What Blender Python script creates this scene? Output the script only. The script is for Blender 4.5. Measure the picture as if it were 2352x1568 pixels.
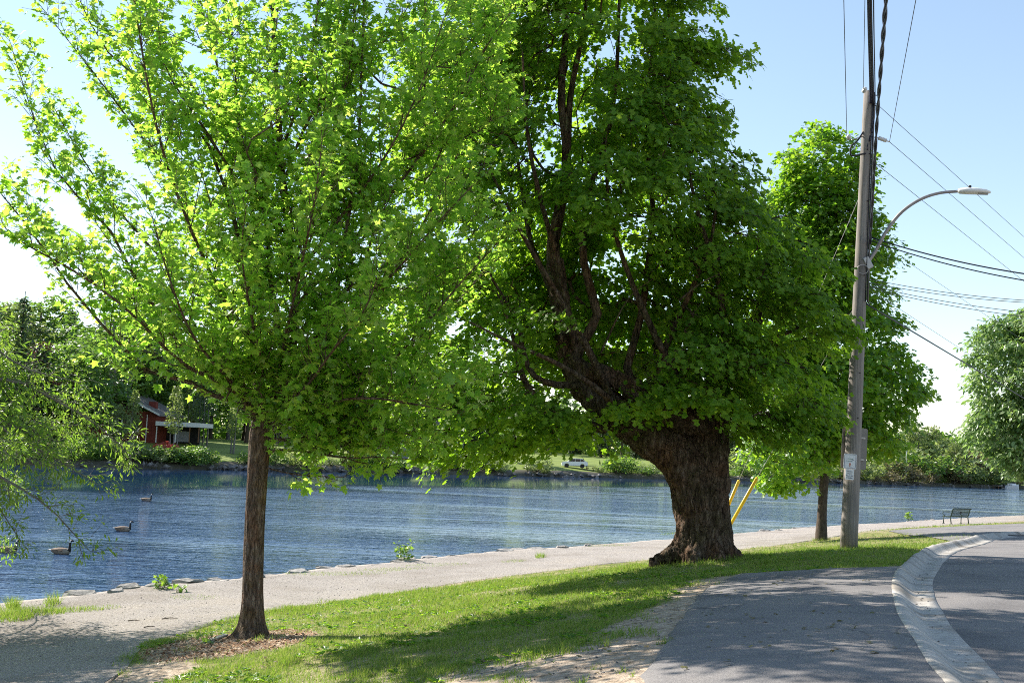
import bpy, math, random
import numpy as np
from mathutils import Vector, Matrix

# ------------------------------------------------------------------ camera, sky, sun, exposure
for o in list(bpy.data.objects):
    bpy.data.objects.remove(o)
SC = bpy.context.scene
COL = SC.collection
FPX = 2400.0                      # focal length in pixels of a 2352 px wide frame
EYE = 4.3                         # eye height above the water (z = 0)
PITCH, ROLL = math.radians(5.83), math.radians(2.6)
cam_d = bpy.data.cameras.new("camera")
cam_d.sensor_width = 36.0
cam_d.lens = FPX / 2352 * 36.0
cam_d.clip_start, cam_d.clip_end = 0.1, 6000
cam = bpy.data.objects.new("camera", cam_d)
COL.objects.link(cam)
RM = Matrix.Rotation(math.pi / 2 + PITCH, 4, 'X') @ Matrix.Rotation(ROLL, 4, 'Z')
cam.matrix_world = Matrix.Translation((0, 0, EYE)) @ RM
SC.camera = cam
R3 = np.array(RM.to_3x3())

SUN_EL, SUN_AZ = math.radians(36), math.radians(-53)      # azimuth from +Y towards +X
sun_vec = Vector((math.sin(SUN_AZ) * math.cos(SUN_EL), math.cos(SUN_AZ) * math.cos(SUN_EL), math.sin(SUN_EL)))
world = bpy.data.worlds.new("World")
SC.world = world
world.use_nodes = True
wn = world.node_tree.nodes
sky = wn.new("ShaderNodeTexSky")
sky.sky_type = 'NISHITA'
sky.sun_disc = False
sky.sun_elevation = SUN_EL
sky.sun_rotation = SUN_AZ
sky.altitude = 1300
sky.air_density = 1.3
sky.dust_density = 0.0
sky.ozone_density = 1.2
bg = wn["Background"]
bg.inputs[1].default_value = 0.134
gm = wn.new("ShaderNodeGamma")
gm.inputs[1].default_value = 0.8            # hazier, less contrasty sky
world.node_tree.links.new(sky.outputs[0], gm.inputs[0])
world.node_tree.links.new(gm.outputs[0], bg.inputs[0])
sl = bpy.data.lights.new("sun", 'SUN')
sl.energy = 5.0
sl.angle = math.radians(0.53)
sl.color = (1.0, 0.925, 0.82)
so = bpy.data.objects.new("sun", sl)
COL.objects.link(so)
so.rotation_euler = sun_vec.to_track_quat('Z', 'Y').to_euler()
so.location = (-20, 10, 40)
SC.view_settings.view_transform = 'Standard'
SC.view_settings.look = 'None'
SC.view_settings.exposure = 1.2
SC.view_settings.gamma = 1
SC.view_settings.use_curve_mapping = False
SC.render.engine = 'CYCLES'
SC.cycles.max_bounces = 12
SC.cycles.diffuse_bounces = 7
SC.cycles.glossy_bounces = 3
SC.cycles.transmission_bounces = 8
SC.cycles.caustics_reflective = False
SC.cycles.caustics_refractive = False
SC.cycles.use_denoising = False
SC.cycles.filter_width = 1.0
SC.cycles.sample_clamp_indirect = 8

rng = np.random.RandomState(7)
random.seed(7)

# ------------------------------------------------------------------ geometry helpers
def ray(px, py):
    return R3 @ np.array([(px - 1176) / FPX, (784 - py) / FPX, -1.0])

def P(px, py, Y):                 # point on the sight line at world depth Y
    d = ray(px, py)
    return np.array([0, 0, EYE]) + d * (Y / d[1])

def G(px, py, dz):                # point on the sight line dz below the eye
    d = ray(px, py)
    return np.array([0, 0, EYE]) + d * (-dz / d[2])

def norm(v):
    v = np.asarray(v, float)
    return v / np.maximum(np.linalg.norm(v, axis=-1, keepdims=True), 1e-9)

def hash3(i, j, k, s=0):
    n = (i.astype(np.int64) * 73856093) ^ (j.astype(np.int64) * 19349663) ^ (k.astype(np.int64) * 83492791) ^ (s * 2654435761)
    n = (n ^ (n >> 13)) * 1274126177
    n = n ^ (n >> 16)
    return (n & 0xffffff) / float(0xffffff)

def vnoise(p, s=0):               # value noise 0..1, p (N,3)
    p = np.asarray(p, float)
    f = np.floor(p)
    t = p - f
    t = t * t * (3 - 2 * t)
    i = f.astype(np.int64)
    out = 0
    for a in (0, 1):
        for b in (0, 1):
            for c in (0, 1):
                w = (t[:, 0] if a else 1 - t[:, 0]) * (t[:, 1] if b else 1 - t[:, 1]) * (t[:, 2] if c else 1 - t[:, 2])
                out = out + w * hash3(i[:, 0] + a, i[:, 1] + b, i[:, 2] + c, s)
    return out

def fbm(p, octv=4, s=0):
    p = np.asarray(p, float)
    a, tot, out = 1.0, 0.0, 0.0
    for o in range(octv):
        out = out + a * vnoise(p * 2 ** o, s + o)
        tot += a
        a *= 0.5
    return out / tot

def fbm2(x, y, sc, octv=4, s=0):
    x = np.atleast_1d(np.asarray(x, float)).ravel()
    y = np.atleast_1d(np.asarray(y, float)).ravel()
    return fbm(np.stack([x * sc, y * sc, np.zeros_like(x) + 0.5], 1), octv, s)

def resample(poly, step):
    poly = np.asarray(poly, float)
    seg = np.linalg.norm(np.diff(poly, axis=0), axis=1)
    L = np.concatenate([[0], np.cumsum(seg)])
    n = max(2, int(L[-1] / step) + 1)
    t = np.linspace(0, L[-1], n)
    return np.stack([np.interp(t, L, poly[:, k]) for k in range(poly.shape[1])], 1)

def smooth_poly(poly, n):         # Catmull-Rom to n points
    p = np.asarray(poly, float)
    p = np.vstack([2 * p[0] - p[1], p, 2 * p[-1] - p[-2]])
    m = len(p) - 3
    out = []
    for u in np.linspace(0, m - 1e-6, n):
        i = int(u); t = u - i
        a, b, c, d = p[i], p[i + 1], p[i + 2], p[i + 3]
        out.append(0.5 * (2 * b + (c - a) * t + (2 * a - 5 * b + 4 * c - d) * t * t + (3 * b - a - 3 * c + d) * t ** 3))
    return np.array(out)

def sdist(poly, x, y):            # signed distance, positive on the right-hand side of the direction of travel
    poly = np.asarray(poly, float)[:, :2]
    x = np.asarray(x, float); y = np.asarray(y, float)
    best = np.full(x.shape, 1e18); sgn = np.ones(x.shape)
    for a, b in zip(poly[:-1], poly[1:]):
        d = b - a
        l2 = max(d @ d, 1e-9)
        t = np.clip(((x - a[0]) * d[0] + (y - a[1]) * d[1]) / l2, 0, 1)
        ex, ey = x - a[0] - t * d[0], y - a[1] - t * d[1]
        dd = ex * ex + ey * ey
        cr = d[0] * (y - a[1]) - d[1] * (x - a[0])
        m = dd < best
        best = np.where(m, dd, best)
        sgn = np.where(m, np.where(cr > 0, -1.0, 1.0), sgn)
    return np.sqrt(best) * sgn

# ------------------------------------------------------------------ mesh helpers
def new_mesh(name, V, F, mats=(), smooth=False, midx=None):
    """V (N,3); F (M,k) uniform faces, or list of faces"""
    me = bpy.data.meshes.new(name)
    if isinstance(F, np.ndarray):
        V = np.asarray(V, np.float32)
        k = F.shape[1]
        me.vertices.add(len(V)); me.vertices.foreach_set("co", V.ravel())
        me.loops.add(F.size); me.loops.foreach_set("vertex_index", F.astype(np.int32).ravel())
        me.polygons.add(len(F))
        me.polygons.foreach_set("loop_start", np.arange(0, F.size, k, dtype=np.int32))
        me.polygons.foreach_set("loop_total", np.full(len(F), k, np.int32))
    else:
        me.from_pydata([tuple(v) for v in V], [], [tuple(f) for f in F])
    for m in mats:
        me.materials.append(m)
    if midx is not None:
        me.polygons.foreach_set("material_index", np.asarray(midx, np.int32))
    me.polygons.foreach_set("use_smooth", np.full(len(me.polygons), smooth))
    me.update(calc_edges=True)
    return me

def tag(o, label=None, cat=None, group=None, kind=None):
    if label: o["label"] = label
    if cat: o["category"] = cat
    if group: o["group"] = group
    if kind: o["kind"] = kind
    return o

def link(name, me, parent=None, loc=(0, 0, 0)):
    o = bpy.data.objects.new(name, me)
    COL.objects.link(o)
    o.location = loc
    if parent is not None:
        o.parent = parent
    return o

def empty(name, loc, rz=0.0):
    o = bpy.data.objects.new(name, None)
    COL.objects.link(o)
    o.location = loc
    o.rotation_euler = (0, 0, rz)
    o.empty_display_size = 0.3
    return o

def copy_tree(o, parent=None):
    c = o.copy(); COL.objects.link(c); c.parent = parent
    for ch in o.children:
        copy_tree(ch, c)
    return c

def ring_frames(pts):
    t = np.gradient(pts, axis=0)
    t = norm(t)
    ref = np.where(np.abs(t[:, 2:3]) > 0.9, np.array([[1.0, 0, 0]]), np.array([[0, 0, 1.0]]))
    if np.mean(np.abs(t[:, 2])) > 0.6:
        ref = np.tile(np.array([[0, 1.0, 0]]), (len(pts), 1))
    u = norm(np.cross(t, ref)); v = np.cross(t, u)
    return t, u, v

class MB:
    """collects shapes; build() makes ONE mesh object"""
    def __init__(self):
        self.V = []; self.F = []; self.M = []; self.m = 0
    def add(self, V, F):
        b = len(self.V)
        self.V += [tuple(map(float, v)) for v in V]
        self.F += [tuple(int(i) + b for i in f) for f in F]
        self.M += [self.m] * len(F)
        return self
    def box(self, c, s, rz=0.0, ry=0.0, bev=0.0):
        x, y, z = [k / 2 for k in s]
        if bev > 0:
            b = min(bev, x * .9, y * .9, z * .9)
            V = []; F = []
            pl = lambda zz, xx, yy, cc: [(-xx + cc, -yy, zz), (xx - cc, -yy, zz), (xx, -yy + cc, zz), (xx, yy - cc, zz), (xx - cc, yy, zz), (-xx + cc, yy, zz), (-xx, yy - cc, zz), (-xx, -yy + cc, zz)]
            for zz, ins in ((-z, b), (-z + b, 0), (z - b, 0), (z, b)):
                V += pl(zz, x - ins, y - ins, b)
            F = [tuple(range(7, -1, -1)), tuple(range(24, 32))]
            for r in range(3):
                for k in range(8):
                    F.append((r * 8 + k, r * 8 + (k + 1) % 8, r * 8 + 8 + (k + 1) % 8, r * 8 + 8 + k))
        else:
            V = [(-x, -y, -z), (x, -y, -z), (x, y, -z), (-x, y, -z), (-x, -y, z), (x, -y, z), (x, y, z), (-x, y, z)]
            F = [(0, 3, 2, 1), (4, 5, 6, 7), (0, 1, 5, 4), (1, 2, 6, 5), (2, 3, 7, 6), (3, 0, 4, 7)]
        V = np.array(V)
        if ry:
            c_, s_ = math.cos(ry), math.sin(ry)
            V = V @ np.array([[c_, 0, -s_], [0, 1, 0], [s_, 0, c_]])
        if rz:
            c_, s_ = math.cos(rz), math.sin(rz)
            V = V @ np.array([[c_, s_, 0], [-s_, c_, 0], [0, 0, 1]])
        return self.add(V + np.array(c), F)
    def tube(self, pts, r, n=8, cap=True):
        pts = np.asarray(pts, float)
        r = np.full(len(pts), r) if np.isscalar(r) else np.asarray(r, float)
        t, u, v = ring_frames(pts)
        a = np.linspace(0, 2 * math.pi, n, endpoint=False)
        V = (pts[:, None] + r[:, None, None] * (np.cos(a)[None, :, None] * u[:, None] + np.sin(a)[None, :, None] * v[:, None])).reshape(-1, 3)
        F = []
        for i in range(len(pts) - 1):
            for k in range(n):
                F.append((i * n + k, i * n + (k + 1) % n, (i + 1) * n + (k + 1) % n, (i + 1) * n + k))
        if cap:
            F.append(tuple(range(n - 1, -1, -1))); F.append(tuple(range((len(pts) - 1) * n, len(pts) * n)))
        return self.add(V, F)
    def lathe(self, prof, n=12, c=(0, 0, 0)):
        V = []; F = []
        for r, z in prof:
            for k in range(n):
                a = 2 * math.pi * k / n
                V.append((c[0] + r * math.cos(a), c[1] + r * math.sin(a), c[2] + z))
        for i in range(len(prof) - 1):
            for k in range(n):
                F.append((i * n + k, i * n + (k + 1) % n, (i + 1) * n + (k + 1) % n, (i + 1) * n + k))
        F.append(tuple(range(n - 1, -1, -1))); F.append(tuple(range((len(prof) - 1) * n, len(prof) * n)))
        return self.add(V, F)
    def prism(self, outline, y0, y1):      # outline in x,z
        n = len(outline)
        V = [(x, y0, z) for x, z in outline] + [(x, y1, z) for x, z in outline]
        F = [tuple(range(n)), tuple(range(2 * n - 1, n - 1, -1))]
        F += [(k, k + n, (k + 1) % n + n, (k + 1) % n) for k in range(n)]
        return self.add(V, F)
    def build(self, name, mat, parent=None, smooth=False, local=True, loc=(0, 0, 0)):
        mats = mat if isinstance(mat, (list, tuple)) else [mat]
        V = np.array(self.V)
        if not local and parent is not None:
            V = V - np.array(parent.location)
        me = new_mesh(name, V, self.F, mats, smooth, self.M)
        return link(name, me, parent, loc)

# ------------------------------------------------------------------ materials
def nodes_of(name):
    m = bpy.data.materials.new(name)
    m.use_nodes = True
    nt = m.node_tree
    return m, nt, nt.nodes, nt.links, nt.nodes["Principled BSDF"]

def ramp(N, cols, pos=None):
    r = N.new("ShaderNodeValToRGB")
    e = r.color_ramp.elements
    pos = np.linspace(0, 1, len(cols)) if pos is None else pos
    while len(e) < len(cols):
        e.new(0.5)
    for k, (c, p) in enumerate(zip(cols, pos)):
        e[k].position = float(p); e[k].color = (c[0], c[1], c[2], 1)
    return r

def mat_noise(name, cols, scale=4.0, rough=0.8, bump=0.0, bscale=None, stretch=(1, 1, 1), detail=6, spec=0.3, metal=0.0, pos=None, coord="Object", bdist=0.02, mottle=None):
    m, nt, N, L, b = nodes_of(name)
    tc = N.new("ShaderNodeTexCoord")
    mp = N.new("ShaderNodeMapping"); mp.inputs["Scale"].default_value = stretch
    L.new(tc.outputs[coord], mp.inputs[0])
    n = N.new("ShaderNodeTexNoise"); n.inputs["Scale"].default_value = scale; n.inputs["Detail"].default_value = detail
    n.inputs["Roughness"].default_value = 0.62
    L.new(mp.outputs[0], n.inputs[0])
    r = ramp(N, cols, pos if pos is not None else np.linspace(0.28, 0.72, len(cols)))
    L.new(n.outputs[0], r.inputs[0])
    col = r.outputs[0]
    if mottle:
        sc2, cols2 = mottle
        n2 = N.new("ShaderNodeTexNoise"); n2.inputs["Scale"].default_value = sc2; n2.inputs["Detail"].default_value = 3
        L.new(tc.outputs[coord], n2.inputs[0])
        r2 = ramp(N, cols2, np.linspace(0.35, 0.65, len(cols2)))
        L.new(n2.outputs[0], r2.inputs[0])
        mx = N.new("ShaderNodeMix"); mx.data_type = 'RGBA'; mx.blend_type = 'MULTIPLY'; mx.inputs[0].default_value = 1
        L.new(col, mx.inputs[6]); L.new(r2.outputs[0], mx.inputs[7])
        col = mx.outputs[2]
    L.new(col, b.inputs["Base Color"])
    b.inputs["Roughness"].default_value = rough
    b.inputs["Specular IOR Level"].default_value = spec
    b.inputs["Metallic"].default_value = metal
    if bump > 0:
        n3 = N.new("ShaderNodeTexNoise"); n3.inputs["Scale"].default_value = bscale or scale * 3; n3.inputs["Detail"].default_value = 8
        n3.inputs["Roughness"].default_value = 0.7
        L.new(mp.outputs[0], n3.inputs[0])
        bp = N.new("ShaderNodeBump"); bp.inputs["Strength"].default_value = bump; bp.inputs["Distance"].default_value = bdist
        L.new(n3.outputs[0], bp.inputs["Height"]); L.new(bp.outputs[0], b.inputs["Normal"])
    return m

def mat_leaf(name, diff, trans, mix=0.45, rough=0.42, spec=0.5, rare=None):
    """diff / trans: lists of colours that vary from leaf to leaf"""
    m, nt, N, L, b = nodes_of(name)
    g = N.new("ShaderNodeNewGeometry")
    r1 = ramp(N, diff); r2 = ramp(N, trans)
    L.new(g.outputs["Random Per Island"], r1.inputs[0]); L.new(g.outputs["Random Per Island"], r2.inputs[0])
    L.new(r1.outputs[0], b.inputs["Base Color"])
    b.inputs["Roughness"].default_value = rough
    b.inputs["Specular IOR Level"].default_value = spec
    t = N.new("ShaderNodeBsdfTranslucent")
    L.new(r2.outputs[0], t.inputs[0])
    mx = N.new("ShaderNodeMixShader"); mx.inputs[0].default_value = mix
    L.new(b.outputs[0], mx.inputs[1]); L.new(t.outputs[0], mx.inputs[2])
    L.new(mx.outputs[0], N["Material Output"].inputs[0])
    return m

MAT = {}
MAT['leaf_young'] = mat_leaf("leaf_young", [(.09, .21, .025), (.12, .25, .03), (.16, .29, .038), (.25, .35, .06)], [(.33, .63, .05), (.39, .68, .06), (.46, .72, .07), (.60, .77, .13)], 0.62, spec=.6, rough=.38)
MAT['leaf_old'] = mat_leaf("leaf_old", [(.05, .12, .012), (.075, .16, .015), (.10, .19, .018), (.13, .22, .022)], [(.24, .46, .02), (.30, .54, .024), (.33, .58, .03), (.44, .64, .05)], 0.52, rough=.55, spec=.25)
MAT['leaf_mid'] = mat_leaf("leaf_mid", [(.045, .125, .012), (.065, .165, .015), (.09, .195, .02), (.12, .22, .025)], [(.22, .48, .02), (.29, .56, .025), (.36, .60, .03), (.44, .62, .04)], 0.5)
MAT['leaf_grey'] = mat_leaf("leaf_grey", [(.09, .17, .05), (.13, .21, .07), (.18, .26, .10), (.24, .30, .15)], [(.24, .42, .07), (.30, .5, .09), (.35, .54, .12), (.42, .58, .16)], 0.4, rough=0.35, spec=0.6)
MAT['leaf_willow'] = mat_leaf("leaf_willow", [(.06, .14, .02), (.09, .18, .025), (.13, .22, .03), (.18, .26, .05)], [(.22, .42, .03), (.28, .5, .04), (.34, .54, .05), (.42, .58, .08)], 0.45)
MAT['leaf_far_a'] = mat_leaf("leaf_far_a", [(.05, .115, .02), (.075, .15, .028), (.10, .18, .035)], [(.18, .36, .04), (.24, .43, .05), (.30, .48, .07)], 0.42)
MAT['leaf_far_b'] = mat_leaf("leaf_far_b", [(.09, .145, .04), (.13, .18, .055), (.18, .22, .08)], [(.25, .36, .07), (.32, .43, .09), (.37, .47, .13)], 0.4)
MAT['leaf_far_c'] = mat_leaf("leaf_far_c", [(.035, .07, .022), (.05, .09, .03), (.07, .115, .038)], [(.09, .16, .03), (.12, .2, .045), (.16, .24, .05)], 0.3)
MAT['leaf_red'] = mat_leaf("leaf_red", [(.045, .02, .018), (.06, .03, .022), (.07, .05, .03)], [(.13, .04, .03), (.15, .06, .04), (.16, .10, .05)], 0.3)
MAT['bloom_red'] = mat_leaf("bloom_red", [(.5, .06, .05), (.6, .1, .08), (.45, .05, .06)], [(.6, .1, .06), (.7, .15, .1), (.6, .08, .06)], 0.3)
MAT['leaf_dry'] = mat_leaf("leaf_dry", [(.14, .11, .06), (.18, .15, .07), (.12, .13, .05)], [(.25, .2, .08), (.3, .26, .1), (.22, .24, .08)], 0.3)
MAT['grass'] = mat_leaf("grass_blade", [(.09, .175, .02), (.135, .22, .028), (.18, .25, .04), (.32, .32, .11)], [(.20, .40, .03), (.28, .45, .04), (.35, .48, .06), (.48, .48, .16)], 0.4, rough=0.5, spec=0.3)
MAT['bark_old'] = mat_noise("bark_old", [(.022, .016, .012), (.085, .060, .042), (.17, .122, .088), (.33, .275, .235)], 3.4, .92, 1.0, 8, (4.0, 4.0, .9), 10, .12, bdist=0.09, mottle=(1.6, [(.78, .85, .66), (1, 1, 1), (1.14, .92, .78)]))
def add_plates(m, scale, stretch, strength, dist):
    nt = m.node_tree; N, L = nt.nodes, nt.links; b = N["Principled BSDF"]
    old = b.inputs["Normal"].links[0].from_socket
    tc = N.new("ShaderNodeTexCoord"); nz = N.new("ShaderNodeTexNoise"); nz.inputs["Scale"].default_value = 2.2; nz.inputs["Detail"].default_value = 4
    L.new(tc.outputs["Object"], nz.inputs[0])
    ad = N.new("ShaderNodeMix"); ad.data_type = 'RGBA'; ad.blend_type = 'LINEAR_LIGHT'; ad.inputs[0].default_value = .12
    L.new(tc.outputs["Object"], ad.inputs[6]); L.new(nz.outputs[1], ad.inputs[7])
    mp = N.new("ShaderNodeMapping"); mp.inputs["Scale"].default_value = stretch; L.new(ad.outputs[2], mp.inputs[0])
    vo = N.new("ShaderNodeTexVoronoi"); vo.feature = 'DISTANCE_TO_EDGE'; vo.inputs["Scale"].default_value = scale; L.new(mp.outputs[0], vo.inputs[0])
    rp = ramp(N, [(0, 0, 0), (.8, .8, .8), (1, 1, 1)], [0, .12, .4]); L.new(vo.outputs["Distance"], rp.inputs[0])
    bp = N.new("ShaderNodeBump"); bp.inputs["Strength"].default_value = strength; bp.inputs["Distance"].default_value = dist
    L.new(rp.outputs[0], bp.inputs["Height"]); L.new(old, bp.inputs["Normal"]); L.new(bp.outputs[0], b.inputs["Normal"])
add_plates(MAT['bark_old'], 7.0, (1.6, 1.6, .45), 1.0, .05)
MAT['bark_young'] = mat_noise("bark_young", [(.022, .017, .013), (.085, .062, .045), (.165, .125, .095), (.30, .26, .215)], 7, .9, 1.0, 16, (3, 3, .7), 8, .15, bdist=0.03, mottle=(3.0, [(1, .9, .65), (1, 1, 1), (1.1, .85, .7)]))
add_plates(MAT['bark_young'], 16.0, (1.5, 1.5, .3), .9, .02)
MAT['bark_dark'] = mat_noise("bark_dark", [(.03, .024, .02), (.075, .058, .045), (.12, .095, .075)], 12, .9, .5, 25, (1, 1, .4), 5, .15)
MAT['bark_grey'] = mat_noise("bark_grey", [(.09, .08, .075), (.16, .15, .14), (.25, .235, .22)], 6, .9, .4, 15, (1, 1, .3), 5, .2)
MAT['pole_wood'] = mat_noise("pole_wood", [(.14, .125, .115), (.25, .228, .21), (.36, .335, .31)], 9, .85, .6, 30, (3, 3, .10), 8, .2, bdist=0.01, mottle=(1.2, [(.8, .8, .8), (1.05, 1.03, 1)]))
MAT['gravel'] = mat_noise("gravel", [(.12, .104, .09), (.28, .252, .228), (.37, .338, .31), (.52, .485, .45)], 26, .95, 1.0, 55, (1, 1, 1), 8, .15, bdist=0.03, mottle=(.55, [(.84, .82, .79), (1, 1, 1), (1.06, 1.04, 1.0)]))
MAT['asphalt'] = mat_noise("asphalt", [(.105, .10, .10), (.165, .157, .156), (.205, .196, .194), (.29, .278, .27)], 60, .9, .8, 90, (1, 1, 1), 8, .25, bdist=0.012, mottle=(.8, [(.74, .74, .75), (1, 1, 1), (1.13, 1.11, 1.08)]))
def add_cracks(m, scale, width, dark):
    nt = m.node_tree; N, L = nt.nodes, nt.links; b = N["Principled BSDF"]
    src = b.inputs["Base Color"].links[0].from_socket
    tc = N.new("ShaderNodeTexCoord"); nz = N.new("ShaderNodeTexNoise"); nz.inputs["Scale"].default_value = scale * 2.5; nz.inputs["Detail"].default_value = 6
    L.new(tc.outputs["Object"], nz.inputs[0])
    ad = N.new("ShaderNodeMix"); ad.data_type = 'RGBA'; ad.blend_type = 'LINEAR_LIGHT'; ad.inputs[0].default_value = .35
    L.new(tc.outputs["Object"], ad.inputs[6]); L.new(nz.outputs[1], ad.inputs[7])
    vo = N.new("ShaderNodeTexVoronoi"); vo.feature = 'DISTANCE_TO_EDGE'; vo.inputs["Scale"].default_value = scale
    L.new(ad.outputs[2], vo.inputs[0])
    big = N.new("ShaderNodeTexNoise"); big.inputs["Scale"].default_value = .6; L.new(tc.outputs["Object"], big.inputs[0])
    br_ = ramp(N, [(0, 0, 0), (1, 1, 1)], [.48, .62]); L.new(big.outputs[0], br_.inputs[0])
    cr = ramp(N, [(1, 1, 1), (0, 0, 0)], [0, width]); L.new(vo.outputs["Distance"], cr.inputs[0])
    mu = N.new("ShaderNodeMath"); mu.operation = 'MULTIPLY'; L.new(cr.outputs[0], mu.inputs[0]); L.new(br_.outputs[0], mu.inputs[1])
    mu2 = N.new("ShaderNodeMath"); mu2.operation = 'MULTIPLY'; L.new(mu.outputs[0], mu2.inputs[0]); mu2.inputs[1].default_value = dark
    mx = N.new("ShaderNodeMix"); mx.data_type = 'RGBA'; L.new(mu2.outputs[0], mx.inputs[0]); L.new(src, mx.inputs[6]); mx.inputs[7].default_value = (.05, .047, .045, 1)
    L.new(mx.outputs[2], b.inputs["Base Color"])
add_cracks(MAT['asphalt'], .45, .009, .5)
MAT['concrete'] = mat_noise("concrete", [(.27, .25, .225), (.38, .36, .33), (.48, .46, .43)], 14, .9, .4, 80, (1, 1, 1), 8, .25, bdist=0.006, mottle=(1.6, [(.66, .63, .59), (1, 1, 1), (1.08, 1.07, 1.05)]))
MAT['stone'] = mat_noise("stone", [(.16, .152, .142), (.28, .266, .25), (.40, .385, .36)], 5, .9, .9, 16, (1, 1, 1.5), 8, .2, bdist=0.03)
MAT['rock_dark'] = mat_noise("rock_dark", [(.07, .066, .064), (.15, .143, .138), (.28, .27, .26)], 1.5, .9, .5, 6, (1, 1, 1), 5, .2)
MAT['chips'] = mat_leaf("wood_chip", [(.22, .12, .07), (.34, .2, .12), (.48, .32, .2), (.6, .45, .32)], [(.1, .05, .03), (.1, .05, .03)], 0.05, .9, .1)
MAT['dry_wood'] = mat_noise("dry_wood", [(.3, .27, .22), (.45, .41, .35), (.55, .5, .43)], 6, .9, .4, 20, (1, 6, 1), 6, .2)
MAT['twig'] = mat_noise("twig", [(.12, .09, .07), (.24, .19, .15)], 15, .9)
MAT['metal_grey'] = mat_noise("metal_grey", [(.30, .29, .285), (.38, .37, .36)], 8, .45, 0, None, (1, 1, 1), 4, .5, .6)
MAT['metal_arm'] = mat_noise("metal_arm", [(.22, .20, .20), (.32, .30, .30)], 6, .5, 0, None, (1, 1, 1), 4, .5, .3)
MAT['sign_back'] = mat_noise("sign_back", [(.20, .185, .165), (.25, .232, .21)], 5, .6, 0, None, (1, 1, 1), 4, .4, .3)
MAT['white'] = mat_noise("white_paint", [(.70, .70, .70), (.80, .80, .79)], 4, .5)
MAT['sign_white'] = mat_noise("sign_white", [(.68, .70, .72), (.76, .78, .80)], 5, .4)
MAT['ink_green'] = mat_noise("ink_green", [(.04, .16, .12), (.06, .2, .15)], 5, .5)
MAT['ink_dark'] = mat_noise("ink_dark", [(.04, .05, .09), (.06, .07, .12)], 5, .5)
MAT['ink_red'] = mat_noise("ink_red", [(.45, .18, .12), (.5, .22, .16)], 5, .5)
MAT['black'] = mat_noise("black_rubber", [(.012, .012, .016), (.025, .024, .03)], 10, .55)
MAT['cable'] = mat_noise("cable", [(.012, .012, .03), (.03, .028, .06)], 10, .5)
MAT['wire'] = mat_noise("wire_steel", [(.10, .11, .13), (.16, .17, .19)], 10, .5, metal=.3)
MAT['yellow'] = mat_noise("yellow_plastic", [(.75, .46, .015), (.85, .55, .02)], 3, .4, spec=.5)
MAT['porcelain'] = mat_noise("porcelain", [(.5, .5, .5), (.65, .65, .64)], 5, .25, spec=.5)
MAT['bench_green'] = mat_noise("bench_green", [(.022, .042, .03), (.035, .058, .042)], 8, .6, spec=.2)
MAT['brick'] = mat_noise("brick", [(.12, .022, .015), (.17, .035, .024), (.22, .055, .04)], 4, .9, .3, 18)
MAT['siding'] = mat_noise("siding", [(.20, .20, .215), (.28, .28, .295)], 3, .8)
MAT['roof'] = mat_noise("roof", [(.11, .10, .095), (.18, .168, .16)], 3, .9)
MAT['trim'] = mat_noise("trim", [(.6, .6, .6), (.72, .72, .71)], 3, .6)
MAT['wood_brown'] = mat_noise("wood_brown", [(.14, .07, .035), (.22, .12, .06)], 5, .8)
MAT['shade_dark'] = mat_noise("painted_shade", [(.02, .02, .022), (.04, .04, .04)], 3, .9)
MAT['lawn_far'] = mat_noise("lawn_far", [(.09, .13, .02), (.15, .20, .03), (.20, .25, .05)], .35, .9, .4, 3)
MAT['bank_earth_shade'] = mat_noise("bank_earth_shade", [(.035, .04, .02), (.07, .065, .045), (.12, .11, .09)], 1.2, .95, .5, 5)  # dark earth and stones, with the shade of bank plants in the colour
MAT['car_paint'] = mat_noise("car_paint", [(.74, .75, .77), (.80, .80, .82)], 1, .2, spec=.6)
MAT['goose_back'] = mat_noise("goose_back", [(.10, .07, .05), (.20, .14, .10), (.30, .23, .17)], 14, .8, stretch=(1, 3, 1))
MAT['goose_pale'] = mat_noise("goose_pale", [(.22, .17, .125), (.36, .30, .24)], 8, .8)
MAT['goose_white'] = mat_noise("goose_white", [(.75, .75, .73), (.82, .82, .8)], 8, .8)
MAT['goose_black'] = mat_noise("goose_black", [(.01, .01, .011), (.02, .02, .02)], 8, .6)

def mat_glass(name):
    m, nt, N, L, b = nodes_of(name)
    b.inputs["Base Color"].default_value = (.02, .025, .03, 1)
    b.inputs["Roughness"].default_value = 0.06
    b.inputs["Specular IOR Level"].default_value = 0.6
    return m
MAT['glass'] = mat_glass("dark_glass")

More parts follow.
